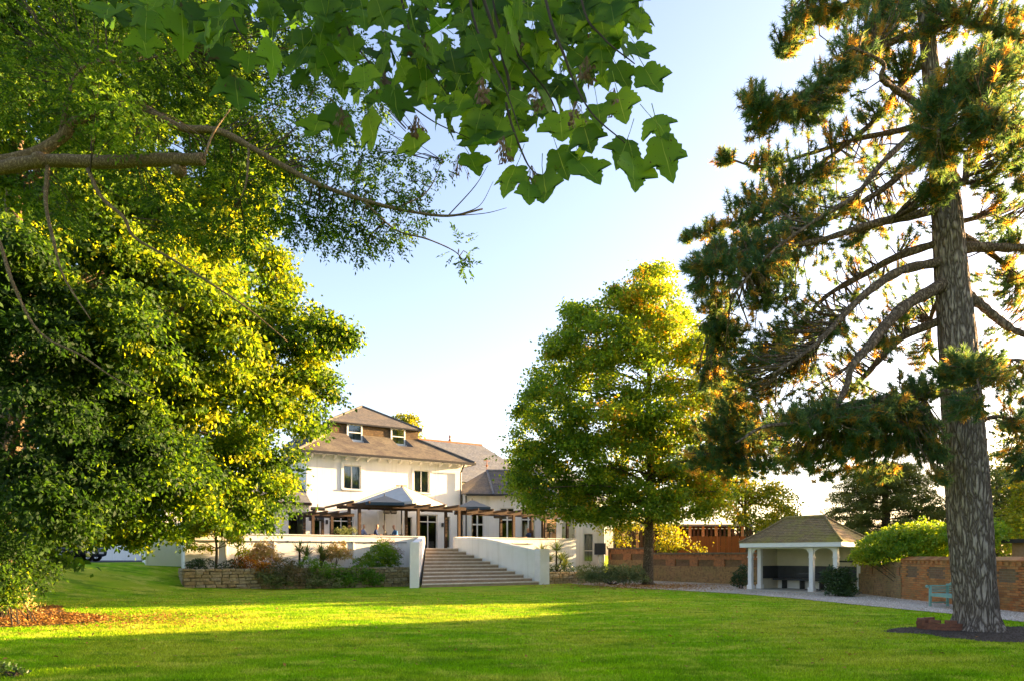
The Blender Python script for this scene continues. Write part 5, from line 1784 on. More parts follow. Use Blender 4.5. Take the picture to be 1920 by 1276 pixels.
    P, AX, T, W = [], [], [], []
    tw = MB()
    for lb in lob:
        c = np.array(lb[:3]); r_ = np.array(lb[3:6])
        k = int(125 * (lb[3] / .45) ** 2)
        d = ball(k, g, .2)
        b = c + d * r_
        ax = unit(d * .7 + g.normal(0, .45, (k, 3)) + np.array([.1, 0, -.55]))
        tint = np.clip(g.normal(.48 + lb[6], .28, k), 0, 1)  # lighter lobes and a wide tint spread paint in sunlit flecks
        for q in b[::15]:
            dd = np.linalg.norm(AP - q, axis=1)
            n_ = Vector(AP[np.argmin(dd)]); e_ = Vector(q)
            if (e_ - n_).length > .9:
                n_ = n_.lerp(e_, 1 - .9 / (e_ - n_).length)
            tw.tube([n_, n_.lerp(e_, .5) + Vector((0, 0, .06)), e_], [.008, .006, .003], 4, False)
        for j in range(9):
            f = .25 + .75 * (j // 2) / 4
            side = unit(np.cross(ax, g.normal(size=(k, 3)) * .25 + np.array([0, 0, 1.0]))) * (0 if j == 8 else (1 if j % 2 else -1))
            P.append(b + ax * (.20 * f)); AX.append(unit(ax * .6 + side * .85)); T.append(tint)
    tw.build('twigs', M['twig'], t, kind='stuff', uv=False)
    P = np.concatenate(P); AX = np.concatenate(AX); T = np.concatenate(T)
    V, F, TT = leaves(P, np.full(len(P), .068), np.clip(T + g.normal(0, .08, len(T)), 0, 1), AX, .25, .55, .42, g=g)
    np_mesh('foliage', V, F, M['ash_leaf'], TT, t)


ash()


# ------------------------------------------------------------------ 3. the broad tree filling the left side
def left_trees():
    t = thing('broadleaf_tree', 'huge spreading broadleaf tree filling the left of the garden', 'tree', (-15.5, 20.5, 0))
    front = [pl(490, 455, 20, .9, ts=.25), pl(525, 520, 20, .5, ts=.2), pl(470, 560, 20, 1.1, ts=.22), pl(560, 630, 19, 1.1, ts=.05), pl(612, 622, 19, .65), pl(645, 630, 19, .32), pl(540, 715, 20, 1.2, ts=.25), pl(600, 720, 20, .62, ts=-.1),  # tint shift paints shade and darker foliage at far left, sunlit yellow at right
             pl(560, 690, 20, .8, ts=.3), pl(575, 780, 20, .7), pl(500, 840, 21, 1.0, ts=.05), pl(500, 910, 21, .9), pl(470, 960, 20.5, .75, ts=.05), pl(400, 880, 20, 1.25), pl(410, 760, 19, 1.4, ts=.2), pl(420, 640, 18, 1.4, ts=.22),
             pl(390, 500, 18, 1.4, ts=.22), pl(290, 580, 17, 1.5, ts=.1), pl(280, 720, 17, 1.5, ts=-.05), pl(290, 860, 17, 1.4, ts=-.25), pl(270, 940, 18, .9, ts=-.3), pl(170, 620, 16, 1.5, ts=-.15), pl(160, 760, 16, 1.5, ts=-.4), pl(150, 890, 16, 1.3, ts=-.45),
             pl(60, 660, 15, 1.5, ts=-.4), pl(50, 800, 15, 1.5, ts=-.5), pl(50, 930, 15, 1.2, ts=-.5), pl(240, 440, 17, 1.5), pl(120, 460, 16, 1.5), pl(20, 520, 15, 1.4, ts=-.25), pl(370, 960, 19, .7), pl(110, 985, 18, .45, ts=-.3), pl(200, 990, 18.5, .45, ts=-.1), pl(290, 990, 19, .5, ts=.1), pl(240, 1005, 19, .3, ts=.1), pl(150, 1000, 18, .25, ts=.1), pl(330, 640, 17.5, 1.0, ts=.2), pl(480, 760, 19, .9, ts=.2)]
    top = [pl(80, 150, 18, 2.6), pl(260, 160, 18, 2.2), pl(100, 320, 17.5, 2.2), pl(300, 330, 18, 1.9), pl(430, 370, 18.5, 1.3, ts=.1), pl(20, 30, 17, 2.4), pl(240, 20, 18, 2.2), pl(400, 60, 19, 1.6), pl(420, 200, 19, 1.2), pl(490, 400, 19.5, .8, ts=.1),
           pl(510, 330, 19.5, .6), pl(480, 270, 19.5, .6)]
    back = [(-19, 25, 6, 5, 3, 5), (-15, 25.5, 7, 4, 2.5, 5), (-12, 26, 6.5, 3, 2, 3.2), (-17, 25, 13, 5, 3, 4), (-12.5, 25, 12, 3, 2.2, 3.5)]
    mb = MB()
    tr = spline([(-15.5, 20.5, -.1), (-15.3, 20.5, 3), (-15.0, 20.6, 7), (-15.2, 20.8, 12), (-15, 21, 17)], 6)
    mb.tube(tr, taper(len(tr), .5, .16), 14)
    mb.build('trunk', M['bark'], t, smooth=True)
    limbs(t, 'bark', tr[2:], front + top, .12, .03)
    g = np.random.default_rng(5)
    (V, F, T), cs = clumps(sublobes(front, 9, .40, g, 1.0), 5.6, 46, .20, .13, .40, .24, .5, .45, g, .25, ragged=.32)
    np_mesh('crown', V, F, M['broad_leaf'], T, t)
    (V, F, T), cs = clumps(sublobes(top, 11, .36, g, 1.0), 4.2, 40, .24, .16, .42, .2, .4, .45, g, .3, ragged=.25)
    np_mesh('upper_crown', V, F, M['broad_leaf'], T, t)
    (V, F, T), cs = clumps(back, 1.1, 60, .35, .28, .25, .15, .4, .4, g, .2)
    np_mesh('inner_crown', V, F, M['broad_leaf'], T, t)

    # slim ornamental tree in the planter
    s = thing('planter_tree', 'slim young tree rising from the flower bed at its left end', 'tree', tuple(f2w(HF, (-14.2, 3.2, .96))))
    base = f2w(HF, (-14.2, 3.2, .9))
    tr = spline([base, base + Vector((.05, 0, 1)), base + Vector((-.05, 0, 2.2)), base + Vector((.05, 0, 3.6))], 6)
    MB().tube(tr, taper(len(tr), .075, .03), 8).build('trunk', M['ash_bark'], s, smooth=True)
    lo = [pl(395, 975, 32.3, .7, ts=.2), pl(430, 985, 32, .65, ts=.2), pl(365, 990, 32, .6, ts=.1), pl(440, 1010, 31.8, .35, ts=.2), pl(355, 1020, 32, .3), pl(410, 930, 32.5, .7, ts=.15), pl(385, 1025, 31.8, .22, ts=.1), pl(452, 1030, 31.8, .18, ts=.2)]
    limbs(s, 'ash_bark', tr[6:], lo, .025, .01)
    (V, F, T), _ = clumps(lo, 12, 30, .14, .13, .6, .2, .5, .45, g, .3)
    np_mesh('crown', V, F, M['broad_leaf'], T, s)


left_trees()


# ------------------------------------------------------------------ 4. the maple in front of the wall
def maple():
    bx, by = 7.3, 36.6
    t = thing('maple_tree', 'full round maple turning yellow between the steps and the pavilion', 'tree', (bx, by, 0))
    tr = spline([(bx, by, -.05), (bx - .02, by, .25), (bx, by, 1.2), (bx + .05, by, 3.2), (bx + .15, by, 6.5), (bx, by, 10), (bx + .3, by, 14.5)], 6)
    rr = [(.42 if i == 0 else .36 if i < 5 else .30) * (1 - i / len(tr)) ** .55 + .03 for i in range(len(tr))]
    MB().tube(tr, rr, 14).build('trunk', M['bark'], t, smooth=True)
    Y = 36.6
    L = [(1225, 535, .9), (1205, 575, 1.3), (1245, 590, 1.3), (1090, 605, .8), (1120, 600, .9), (1150, 625, 1.3), (1275, 630, 1.4), (1060, 640, .8), (1080, 690, 1.5), (1180, 690, 1.8), (1290, 710, 1.7), (1020, 720, .9), (1045, 770, 1.5),
         (1130, 780, 1.9), (1240, 790, 2.0), (1330, 790, 1.6), (1010, 820, 1.2), (1010, 870, 1.4), (1090, 870, 1.9), (1190, 880, 2.0), (1290, 880, 1.8), (1350, 860, 1.5), (990, 915, 1.0), (1040, 930, 1.1), (1120, 935, 1.3), (1200, 935, 1.2),
         (1290, 935, 1.2), (1345, 920, 1.0), (1010, 950, .6), (1080, 962, .7), (1150, 965, .8), (1250, 955, .8), (1210, 515, .4), (1235, 508, .35), (1075, 580, .25), (1155, 548, .3), (1040, 655, .35), (985, 770, .4), (975, 895, .4), (1000, 735, .4), (1180, 560, .6), (1310, 660, 1.0), (1345, 720, 1.1)]
    lob = []
    for x, y, r_ in L:
        for k in range(2 if r_ > .7 else 1):
            dy = random.uniform(-2.6, 2.6) * min(1, r_) if k else random.uniform(-2.2, -.2) * min(1, r_)
            ts = .13 * (x - 1180) / 180 + random.gauss(0, .05)  # sun-side yellow put into the leaf tint, rising to the right
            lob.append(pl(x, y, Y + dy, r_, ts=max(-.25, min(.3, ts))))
    limbs(t, 'bark', tr[10:], lob, .07, .02, .08)
    g = np.random.default_rng(9)
    (V, F, T), _ = clumps(sublobes(lob, 9, .38, g, 1.12), 3.0, 32, .27, .16, .5, .22, .3, .5, g, .2, .8, ragged=.42)
    np_mesh('crown', V, F, M['maple_leaf'], T, t)


maple()


# ------------------------------------------------------------------ 5. the great pine
def pine():
    X, Y = 9.97, 14.6
    t = thing('pine_tree', 'tall old pine with furrowed trunk and drooping limbs at the right', 'tree', (X, Y, 0))
    ctr = [(1834, 1186), (1832, 1150), (1826, 1080), (1817, 960), (1810, 860), (1801, 740), (1795, 640), (1783, 500), (1776, 400), (1765, 290), (1748, 160), (1738, 60), (1725, -60), (1715, -200), (1710, -330)]
    dia = [1.12, 1.02, .99, 1.02, .98, .92, .87, .76, .70, .58, .42, .36, .3, .2, .08]
    pts = [at(a, b, Y) for a, b in ctr]
    pts[0].z = -.05
    sp = spline(pts, 10)
    rr = np.interp(np.linspace(0, len(dia) - 1, len(sp)), np.arange(len(dia)), np.array(dia) * .40)
    # furrowed plates: displace a fine tube
    seg = 96
    fine = []
    for i in range(len(sp) - 1):
        for k in range(3):
            fine.append((sp[i].lerp(sp[i + 1], k / 3), rr[i] + (rr[i + 1] - rr[i]) * k / 3))
    V = []
    g = np.random.default_rng(11)
    ph = g.uniform(0, 6.28, 8)
    for i, (c, r_) in enumerate(fine):
        z = c.z
        an = np.linspace(0, 2 * np.pi, seg, endpoint=False)
        w = an + .10 * np.sin(2.1 * z + ph[0]) + .07 * np.sin(5.3 * z + 3 * an + ph[1])
        ridge = np.abs(np.sin(7.5 * w + 1.2 * np.sin(3.1 * z + ph[2]) + .8 * np.sin(2 * an + 4.3 * z))) ** .6
        ridge2 = np.abs(np.sin(13 * w + 1.5 * np.sin(6.1 * z + ph[3] + 2 * an)))
        cross = .5 + .5 * np.sin(9 * z + 5 * np.sin(4 * an + ph[4]))
        rad = r_ * (1 + .075 * (ridge - .6) + .025 * ridge2 * cross + .02 * np.sin(3 * an + z * .7))
        if z < .5:
            rad = rad * (1 + .20 * (1 - max(z, 0) / .5) ** 2 * (1 + .8 * np.sin(5 * an + 1)))
        V.append(np.stack([c.x + rad * np.cos(an), c.y + rad * np.sin(an), np.full(seg, z)], 1))
    n = len(V)
    V = np.concatenate(V)
    i = (np.arange(n - 1)[:, None] * seg + np.arange(seg)[None]).reshape(-1, 1)
    j = (np.arange(n - 1)[:, None] * seg + (np.arange(seg)[None] + 1) % seg).reshape(-1, 1)
    F = np.concatenate([i, j, j + seg, i + seg], 1)
    tr = np_mesh('trunk', V, F, M['pine_bark'], None, t, None)
    for p in tr.data.polygons:
        p.use_smooth = True
    # limbs drawn from the photograph: (px, py, distance)
    B = [([(1770, 490, 14.6), (1691, 507, 14.3), (1632, 544, 14.0), (1585, 587, 13.8), (1550, 626, 13.6), (1510, 660, 13.4), (1450, 700, 13.2)], .13, .03),
         ([(1770, 452, 14.6), (1683, 481, 14.9), (1616, 517, 15.2), (1554, 552, 15.5), (1510, 595, 15.7), (1470, 640, 16)], .12, .03),
         ([(1785, 525, 14.6), (1706, 568, 14.2), (1663, 607, 13.9), (1628, 650, 13.6), (1597, 685, 13.4), (1588, 720, 13.3), (1560, 780, 13)], .17, .05),
         ([(1790, 590, 14.6), (1695, 630, 15.0), (1655, 666, 15.3), (1620, 705, 15.6), (1560, 760, 16), (1480, 800, 16.4), (1400, 840, 16.8)], .12, .03),
         ([(1800, 728, 14.6), (1730, 742, 14.0), (1640, 748, 13.5), (1565, 765, 13.2), (1500, 790, 13), (1430, 800, 12.9), (1380, 830, 12.8)], .10, .025),
         ([(1770, 392, 14.6), (1671, 412, 14.2), (1612, 427, 14.0), (1550, 447, 13.9), (1480, 462, 13.8), (1400, 470, 13.8), (1320, 490, 13.8)], .12, .025),
         ([(1765, 285, 14.6), (1706, 314, 14.8), (1663, 349, 15.0), (1608, 384, 15.2), (1534, 420, 15.4), (1460, 440, 15.6), (1380, 500, 15.8), (1340, 580, 16)], .11, .025),
         ([(1755, 210, 14.6), (1699, 263, 14.3), (1650, 310, 14.1), (1600, 370, 13.9), (1520, 420, 13.7), (1440, 480, 13.5), (1370, 560, 13.4)], .09, .025),
         ([(1752, 225, 14.6), (1695, 243, 15.0), (1616, 259, 15.3), (1565, 274, 15.5), (1506, 292, 15.7), (1428, 314, 16), (1360, 295, 16.2)], .09, .02),
         ([(1742, 110, 14.6), (1691, 157, 14.8), (1652, 212, 15), (1612, 251, 15.2), (1530, 314, 15.4), (1428, 392, 15.5), (1340, 430, 15.6), (1290, 440, 15.6)], .09, .02),
         ([(1750, 210, 14.6), (1716, 192, 14.2), (1675, 165, 13.9), (1652, 145, 13.7), (1655, 118, 13.6), (1600, 90, 13.4)], .10, .03),
         ([(1736, 60, 14.6), (1640, 90, 14.2), (1560, 140, 14), (1480, 185, 13.8), (1410, 195, 13.7)], .09, .02),
         ([(1730, 0, 14.6), (1640, 0, 14.9), (1560, 15, 15.2), (1490, 45, 15.4), (1460, 95, 15.5)], .08, .02),
         ([(1725, -60, 14.6), (1620, -60, 14.5), (1520, -20, 14.4)], .07, .02),
         ([(1748, 150, 14.6), (1780, 150, 13.2), (1820, 170, 12.2), (1850, 200, 11.6), (1880, 230, 11.4)], .10, .03),
         ([(1752, 180, 14.6), (1760, 190, 13.4), (1750, 210, 12.4), (1760, 250, 11.8)], .08, .03),
         ([(1738, 60, 14.6), (1800, 40, 14.2), (1880, 60, 13.9), (1950, 80, 13.6)], .09, .03),
         ([(1765, 300, 14.6), (1808, 345, 14.3), (1816, 288, 14.2), (1871, 270, 14.1), (1920, 290, 14), (1980, 310, 13.9)], .09, .03),
         ([(1770, 420, 14.6), (1804, 415, 14.6), (1870, 398, 14.9), (1930, 382, 15.2), (2000, 370, 15.4)], .08, .03),
         ([(1785, 464, 14.6), (1850, 464, 14.6), (1920, 464, 14.7), (2020, 455, 14.8), (2120, 480, 15)], .14, .05),
         ([(1800, 440, 14.6), (1848, 468, 15), (1920, 528, 15.6), (1990, 600, 16.2)], .09, .03),
         ([(1800, 540, 14.6), (1840, 572, 14.4), (1883, 607, 14.2), (1920, 626, 14), (2000, 650, 13.8), (2080, 720, 13.6)], .13, .04),
         ([(1800, 680, 14.6), (1850, 678, 14.2), (1920, 675, 14), (2000, 700, 13.9)], .06, .02),
         ([(1800, 700, 14.6), (1800, 700, 13.6), (1815, 690, 12.9), (1830, 700, 12.4), (1840, 740, 12.1)], .07, .02),
         ([(1806, 800, 14.6), (1880, 780, 15), (1940, 820, 15.4), (1990, 860, 15.8)], .06, .02),
         ([(1760, 560, 14.9), (1745, 600, 15.6), (1745, 660, 16.2), (1770, 690, 16.6)], .07, .02)]
    limbpts = []
    for pth, r0, r1 in B:
        s = spline([at(*p) for p in pth], 6)
        rad = [r_ * (1 + random.gauss(0, .09)) for r_ in taper(len(s), r0 * .82, r1 * .9)]
        MB().tube(s, rad, 9).build('limb', M['pine_limb'], t, smooth=True)
        limbpts += s[6:]
    LP = np.array([tuple(p) for p in limbpts])
    # needle tufts: (px, py, rx, ry, distance, count)
    K = [(1500, 40, 55, 42, 15, 40), (1565, 15, 60, 30, 15, 40), (1478, 85, 32, 25, 15.4, 14), (1640, 55, 80, 45, 14.5, 55), (1590, 110, 60, 40, 14, 36), (1700, 25, 80, 40, 14.8, 55), (1800, 25, 90, 45, 14.2, 60), (1885, 55, 55, 55, 13.8, 44),
         (1560, 155, 60, 36, 14, 34), (1530, 195, 60, 34, 14, 32), (1410, 185, 30, 36, 13.7, 24), (1455, 205, 55, 30, 13.8, 34), (1510, 220, 45, 28, 14, 22), (1420, 245, 32, 28, 14.5, 16), (1355, 292, 24, 18, 16, 14), (1440, 295, 50, 28, 15.8, 20),
         (1560, 250, 50, 26, 15.2, 12), (1800, 170, 90, 55, 12, 80), (1880, 140, 50, 60, 12, 50), (1765, 225, 55, 45, 12, 50), (1850, 235, 75, 45, 11.8, 60), (1905, 265, 40, 40, 13, 26), (1780, 295, 48, 40, 12.4, 36), (1762, 350, 38, 30, 13.4, 24), (1720, 290, 30, 40, 13, 16),
         (1480, 335, 70, 36, 15.4, 34), (1545, 320, 55, 36, 15.3, 20), (1400, 375, 45, 28, 15.6, 20), (1455, 395, 65, 36, 14.8, 36), (1335, 430, 36, 22, 15.6, 16), (1292, 440, 20, 22, 15.6, 12), (1350, 470, 48, 28, 14.2, 30), (1430, 455, 66, 36, 14, 44),
         (1505, 440, 55, 34, 14.2, 30), (1585, 385, 46, 28, 14.5, 14), (1310, 500, 36, 26, 13.9, 22), (1380, 505, 66, 34, 13.8, 48), (1450, 500, 58, 38, 13.8, 42), (1340, 560, 46, 32, 15, 30), (1365, 610, 46, 28, 15, 26), (1430, 560, 46, 36, 14, 28),
         (1310, 540, 22, 22, 14, 10), (1505, 612, 78, 28, 15.4, 34), (1450, 640, 56, 38, 15, 32), (1400, 685, 56, 38, 15, 32), (1390, 745, 56, 46, 15.4, 36), (1480, 665, 46, 28, 14, 20), (1565, 622, 46, 18, 14, 12), (1400, 805, 66, 46, 15.5, 44),
         (1345, 855, 46, 28, 16, 24), (1440, 860, 58, 36, 15.5, 36), (1330, 795, 36, 30, 16, 14), (1500, 785, 58, 36, 13.2, 42), (1560, 765, 46, 28, 13.2, 26), (1610, 785, 58, 38, 13.2, 42), (1660, 765, 58, 38, 13.6, 36), (1720, 722, 58, 36, 14, 36),
         (1700, 792, 58, 38, 13.8, 40), (1742, 832, 38, 46, 13.8, 30), (1560, 840, 68, 38, 14, 46), (1620, 842, 58, 38, 14.2, 42), (1500, 862, 58, 28, 14.5, 30), (1680, 835, 46, 34, 14, 28), (1800, 690, 56, 36, 12.6, 40), (1850, 692, 46, 38, 12.4, 34),
         (1812, 760, 38, 36, 12.4, 28), (1762, 900, 20, 20, 13.6, 9), (1766, 860, 20, 28, 13.6, 10), (1890, 440, 28, 28, 14.8, 14), (1902, 540, 28, 46, 15.4, 18), (1872, 330, 38, 38, 14, 24), (1905, 360, 30, 30, 14, 14), (1900, 725, 28, 46, 14, 18), (1905, 800, 28, 38, 15, 14),
         (1895, 860, 24, 30, 15.3, 10), (1912, 892, 22, 24, 15.5, 10), (1660, 650, 40, 22, 14.2, 8), (1690, 590, 26, 26, 15, 6), (1640, 310, 46, 30, 15, 10), (1680, 380, 46, 36, 15.4, 12), (1600, 450, 46, 30, 14.6, 10), (1710, 440, 34, 26, 15, 6), (1640, 200, 40, 28, 15, 12), (1690, 110, 40, 40, 14.6, 20),
         (1600, 560, 34, 20, 15, 6), (1850, 120, 60, 40, 13, 36), (1900, 480, 20, 20, 15, 6), (1560, 890, 40, 20, 15, 14), (1640, 640, 60, 40, 15.6, 14), (1700, 560, 50, 40, 16, 13), (1560, 680, 60, 40, 15.8, 18), (1600, 600, 60, 30, 16, 14), (1660, 520, 60, 30, 16, 11), (1720, 660, 30, 40, 15.8, 12), (1520, 740, 50, 30, 15, 14), (1600, 730, 46, 26, 15, 10), (1640, 440, 60, 40, 16, 12), (1580, 500, 60, 36, 16, 12), (1860, 520, 40, 40, 16, 10), (1870, 420, 50, 40, 16, 14), (1880, 620, 40, 50, 16, 10), (1880, 780, 40, 40, 16, 10), (1620, 270, 60, 50, 16, 14), (1560, 380, 60, 40, 16, 14), (1690, 210, 40, 40, 15.6, 12), (1370, 650, 50, 40, 15.5, 26), (1350, 720, 46, 40, 15.8, 26), (1430, 730, 50, 36, 15, 24), (1350, 800, 50, 40, 15.8, 24), (1460, 810, 56, 36, 14.6, 30), (1300, 860, 40, 28, 16.2, 14), (1380, 880, 50, 24, 16, 20), (1490, 700, 40, 24, 14, 12), (1330, 620, 30, 30, 15.4, 12), (1320, 690, 30, 30, 15.8, 12), (1480, 560, 46, 30, 14.4, 18), (1400, 420, 46, 30, 15, 18), (1500, 380, 46, 30, 15, 18), (1640, 890, 40, 20, 15, 12)]
    g = np.random.default_rng(4)
    C, TI, DR = [], [], []
    tw = MB()
    for (x, y, rx, ry, D, k) in K:
        c = np.array(at(x, y, D)); sx, sz = rx / 1280 * D, ry / 1280 * D
        k = int(k * 2.9)
        d = ball(k, g, .05)
        cc = c + d * np.array([sx * 1.05, (sx + sz) * .55, sz * 1.05])
        base = np.clip(g.normal(.36, .16, k), 0, .8)
        # some tufts golden brown: older needles, plus sunlit undersides imitated in the tint
        base = np.where(g.random(k) < .12, g.uniform(.82, 1, k), base)
        for q, ti in zip(cc, base):
            dd = np.linalg.norm(LP - q, axis=1)
            near = LP[np.argmin(dd)]
            dv = q - near
            L = np.linalg.norm(dv)
            u = dv / (L + 1e-6)
            DR.append(u * .8 + np.array([0, 0, .45]))
            C.append(q); TI.append(ti)
            if g.random() < .5:
                a = Vector(near); b = Vector(q)
                if L > 1.6:
                    a = a.lerp(b, 1 - 1.6 / L)
                m = a.lerp(b, .5) + Vector((g.normal(0, .06), g.normal(0, .06), g.normal(-.05, .06))) * min(L, 1.6)
                tw.tube([a, m, b], [.02, .013, .007], 4, False)
    tw.build('twigs', M['pine_limb'], t, kind='stuff', uv=False)
    C = np.array(C); TI = np.array(TI); DR = unit(np.array(DR))
    nd = 52
    idx = np.repeat(np.arange(len(C)), nd)
    n = len(idx)
    # needles sit along the last 12 cm of the shoot and fan out
    dirs = unit(g.normal(size=(n, 3)) * .85 + DR[idx] * .75)
    back = g.uniform(0, 1, n)
    P = C[idx] - DR[idx] * (back * .2)[:, None]
    L = g.uniform(.09, .16, n)[:, None]
    side = unit(np.cross(dirs, g.normal(size=(n, 3)))) * .0095
    V = np.stack([P - side, P + side, P + dirs * L], 1).reshape(-1, 3)
    F = np.arange(3 * n).reshape(-1, 3)
    T = np.repeat(np.clip(TI[idx] + g.normal(0, .07, n) + np.where(back > .62, .42 * g.random(n), 0), 0, 1), 3)
    np_mesh('needles', V, F, M['needle'], T, t)


pine()


# ------------------------------------------------------------------ 6. trees beyond the walls
def simple_tree(name, label, base, height, lobes, mat, trunk_r=.2, leaf=.2, dens=2.2, per=30, spread=.28, group=None, mu=.45, width=.7, seed=0, bark='bark'):
    t = thing(name, label, 'tree', base, group=group)
    b = Vector(base)
    tr = spline([b, b + Vector((.05, 0, height * .35)), b + Vector((-.1, 0, height * .7)), b + Vector((0, 0, height * .96))], 6)
    MB().tube(tr, taper(len(tr), trunk_r, trunk_r * .2), 10).build('trunk', M[bark], t, smooth=True)
    limbs(t, bark, tr[4:], lobes, trunk_r * .4, .02)
    g = np.random.default_rng(seed + 40)
    (V, F, T), _ = clumps(lobes, dens, per, spread, leaf, mu, .2, .3, .5, g, .35, width)
    np_mesh('crown', V, F, mat, T, t)
    return t


def back_trees():
    p = at(1400, 1030, 43)
    simple_tree('yellow_tree', 'yellow green tree behind the brick wall left of the pavilion roof', (p.x, 43, 0), 6.5,
                [pl(1330, 930, 42, 1.0), pl(1380, 900, 43, 1.3), pl(1400, 950, 42.5, 1.4), pl(1450, 930, 43, 1.2), pl(1470, 970, 43, .9), pl(1440, 985, 42, .7)], M['yellow_leaf'], .16, .19, 3.2, 30, seed=1)
    p = at(1170, 1030, 46)
    simple_tree('golden_tree', 'small golden tree with pale trunk behind the tall brick wall', (p.x, 46.6, 0), 4.8,
                [pl(1150, 985, 46.5, .8), pl(1190, 975, 46.5, .9), pl(1165, 1005, 46.3, .6), pl(1240, 985, 46.5, .8), pl(1260, 1000, 46, .7)], M['yellow_leaf'], .13, .18, 3.0, 24, seed=2, bark='ash_bark')
    p = at(1262, 1030, 45)
    simple_tree('yellow_shrub', 'yellow leaved shrub spilling over the brick wall by the orange fence', (p.x, 45, 0), 2.6,
                [pl(1250, 1018, 45, .5), pl(1275, 1022, 44.5, .42), pl(1240, 1027, 44.5, .4), pl(1310, 1029, 43.5, .32)], M['yellow_leaf'], .08, .15, 5, 24, seed=3)
    # cedar with flat tiers
    p = at(1660, 1040, 42)
    t = thing('cedar_tree', 'dark tiered cedar behind the pavilion roof', 'tree', (p.x, 42, 0))
    tr = spline([(p.x, 42, 0), (p.x + .05, 42, 3), (p.x, 42, 5.5), (p.x - .02, 42, 7.6)], 6)
    MB().tube(tr, taper(len(tr), .38, .05), 10).build('trunk', M['bark'], t, smooth=True)
    lob = []
    g = np.random.default_rng(77)
    mb = MB()
    for k in range(13):
        z = .9 + k * .5
        R_ = 5.4 * (1 - (z / 7.9)) ** .75 + .4
        for a in np.arange(0, 6.28, 6.28 / 7):
            an = a + k * .55 + g.normal(0, .12)
            for f in (.45, .75, 1.0):
                r_ = R_ * f
                lob.append((p.x + r_ * math.cos(an), 42 + r_ * math.sin(an) * .8, z + .12 - .1 * f * f + g.normal(0, .05), .62, .62, .13, 0))
            MB().tube([(p.x, 42, z - .1), (p.x + R_ * .5 * math.cos(an), 42 + R_ * .4 * math.sin(an), z + .08), (p.x + R_ * math.cos(an), 42 + R_ * .8 * math.sin(an), z)], [.05, .035, .012], 5, False).build('limb', M['bark'], t, smooth=True, uv=False)
    (V, F, T), _ = clumps(lob, 5.5, 24, .14, .18, .68, .2, .1, .7, g, .2, .3)
    np_mesh('crown', V, F, M['conifer'], T, t)
    # pale trees over the shed and dark ones behind the cedar
    simple_tree('lime_tree', 'bright yellow green tree above the shed at the right edge', (26.5, 34, 0), 7,
                [(26.6, 34, 5.4, 1.3, 1.3, 1.1), (25.6, 34, 3.6, 1.2, 1.2, 1.1), (27.2, 34, 3.2, 1.5, 1.3, 1.3), (26.2, 34, 4.7, .9, .9, .8), (28.6, 34, 3.8, 1.2, 1.2, 1.3), (24.6, 33.5, 2.6, .8, .8, .8)], M['yellow_leaf'], .16, .17, 3.4, 30, seed=4)
    simple_tree('hazy_tree', 'tall pale olive tree far behind the pine at the right', (37, 50, 0), 11,
                [(36, 50, 5, 2.4, 2, 2.4), (38.5, 50, 6.5, 2.4, 2, 2.4), (34.5, 50, 3.6, 2.0, 2, 1.8), (40, 50, 4, 2.4, 2, 2.4), (37.2, 50, 8.5, 1.8, 1.8, 2)], M['conifer'], .26, .24, 1.5, 34, .4, seed=5, mu=.75)
    simple_tree('olive_tree', 'pale olive green tree between the shed roof and the pine trunk', (27.6, 38.8, 0), 6.6,
                [(27.6, 38.8, 2.2, 1.6, 1.8, 1.5), (27, 39.4, 3.8, 1.3, 1.5, 1.2), (28.4, 38.2, 4.3, 1.4, 1.5, 1.3), (27.6, 38.8, 5.6, 1.1, 1.2, .9)], M['conifer'], .18, .2, 2.4, 32, .3, seed=6, mu=.8)
    for i, (x, y, h, s) in enumerate([(17.5, 52, 4.6, 1.5), (21.5, 55, 5.6, 1.8), (30.5, 50, 5.5, 1.8)]):
        simple_tree('dark_evergreen', ['low dark evergreen behind the fence next to the pavilion roof', 'dark evergreen standing behind the left side of the cedar', 'dark evergreen standing behind the right side of the cedar'][i], (x, y, 0), h,
                    [(x, y, h * .35, s * 1.2, s, h * .33), (x + .6 * s, y, h * .6, s * .8, s * .8, h * .28), (x - .6 * s, y, h * .5, s * .8, s * .8, h * .25), (x, y, h * .8, s * .5, s * .5, h * .2)], M['dark_leaf'], .2, .22, 2.0, 30, .3, 'dark evergreens behind the garden', seed=10 + i)
    # unseen trees beyond the right-hand wall, added to shade the lawn and sycamore
    BT = [(24, 23.3, 7.6, 2.4, 'unseen shade tree behind the right end of the shed'), (24, 17.5, 7.6, 3.1, 'second unseen shade tree along the right wall'), (24, 11.6, 11.5, 3.2, 'tallest unseen shade tree along the right wall'),
          (24, 5, 9, 3.3, 'fourth unseen shade tree along the right wall'), (23, -1.5, 8, 3.3, 'unseen shade tree farthest behind the viewer'),
          (40, 43.2, 12, 2.2, 'farther unseen shade tree beyond the bright tree, the nearer of two'), (41, 47.3, 12, 2.1, 'farther unseen shade tree beyond the bright tree, the farther of two')]
    for i, (x, y, h, s, lb) in enumerate(BT):
        simple_tree('unseen_shade_tree', lb, (x, y, 0), h,
                    [(x, y, h * .27, s * 1.1, s * 1.2, h * .29), (x, y + s * .5, h * .45, s * .8, s * .8, h * .25), (x, y - s * .5, h * .5, s * .8, s * .8, h * .25), (x, y, h * .75, s * .8, s * .9, h * .25)], M['broad_leaf'], .28, .55, 1.9, 34, .4, 'unseen shade trees', seed=20 + i)
    # tree top peeping over the house roof
    p = at(755, 800, 75)
    simple_tree('distant_tree', 'yellow tree top peeping over the attic roof of the house', (p.x, 75, .8), p.z - .8,
                [pl(745, 790, 75, 1.2), pl(768, 793, 75, 1.0), pl(755, 806, 75, 1.8)], M['yellow_leaf'], .3, .3, 1.4, 26, .3, seed=31)


back_trees()


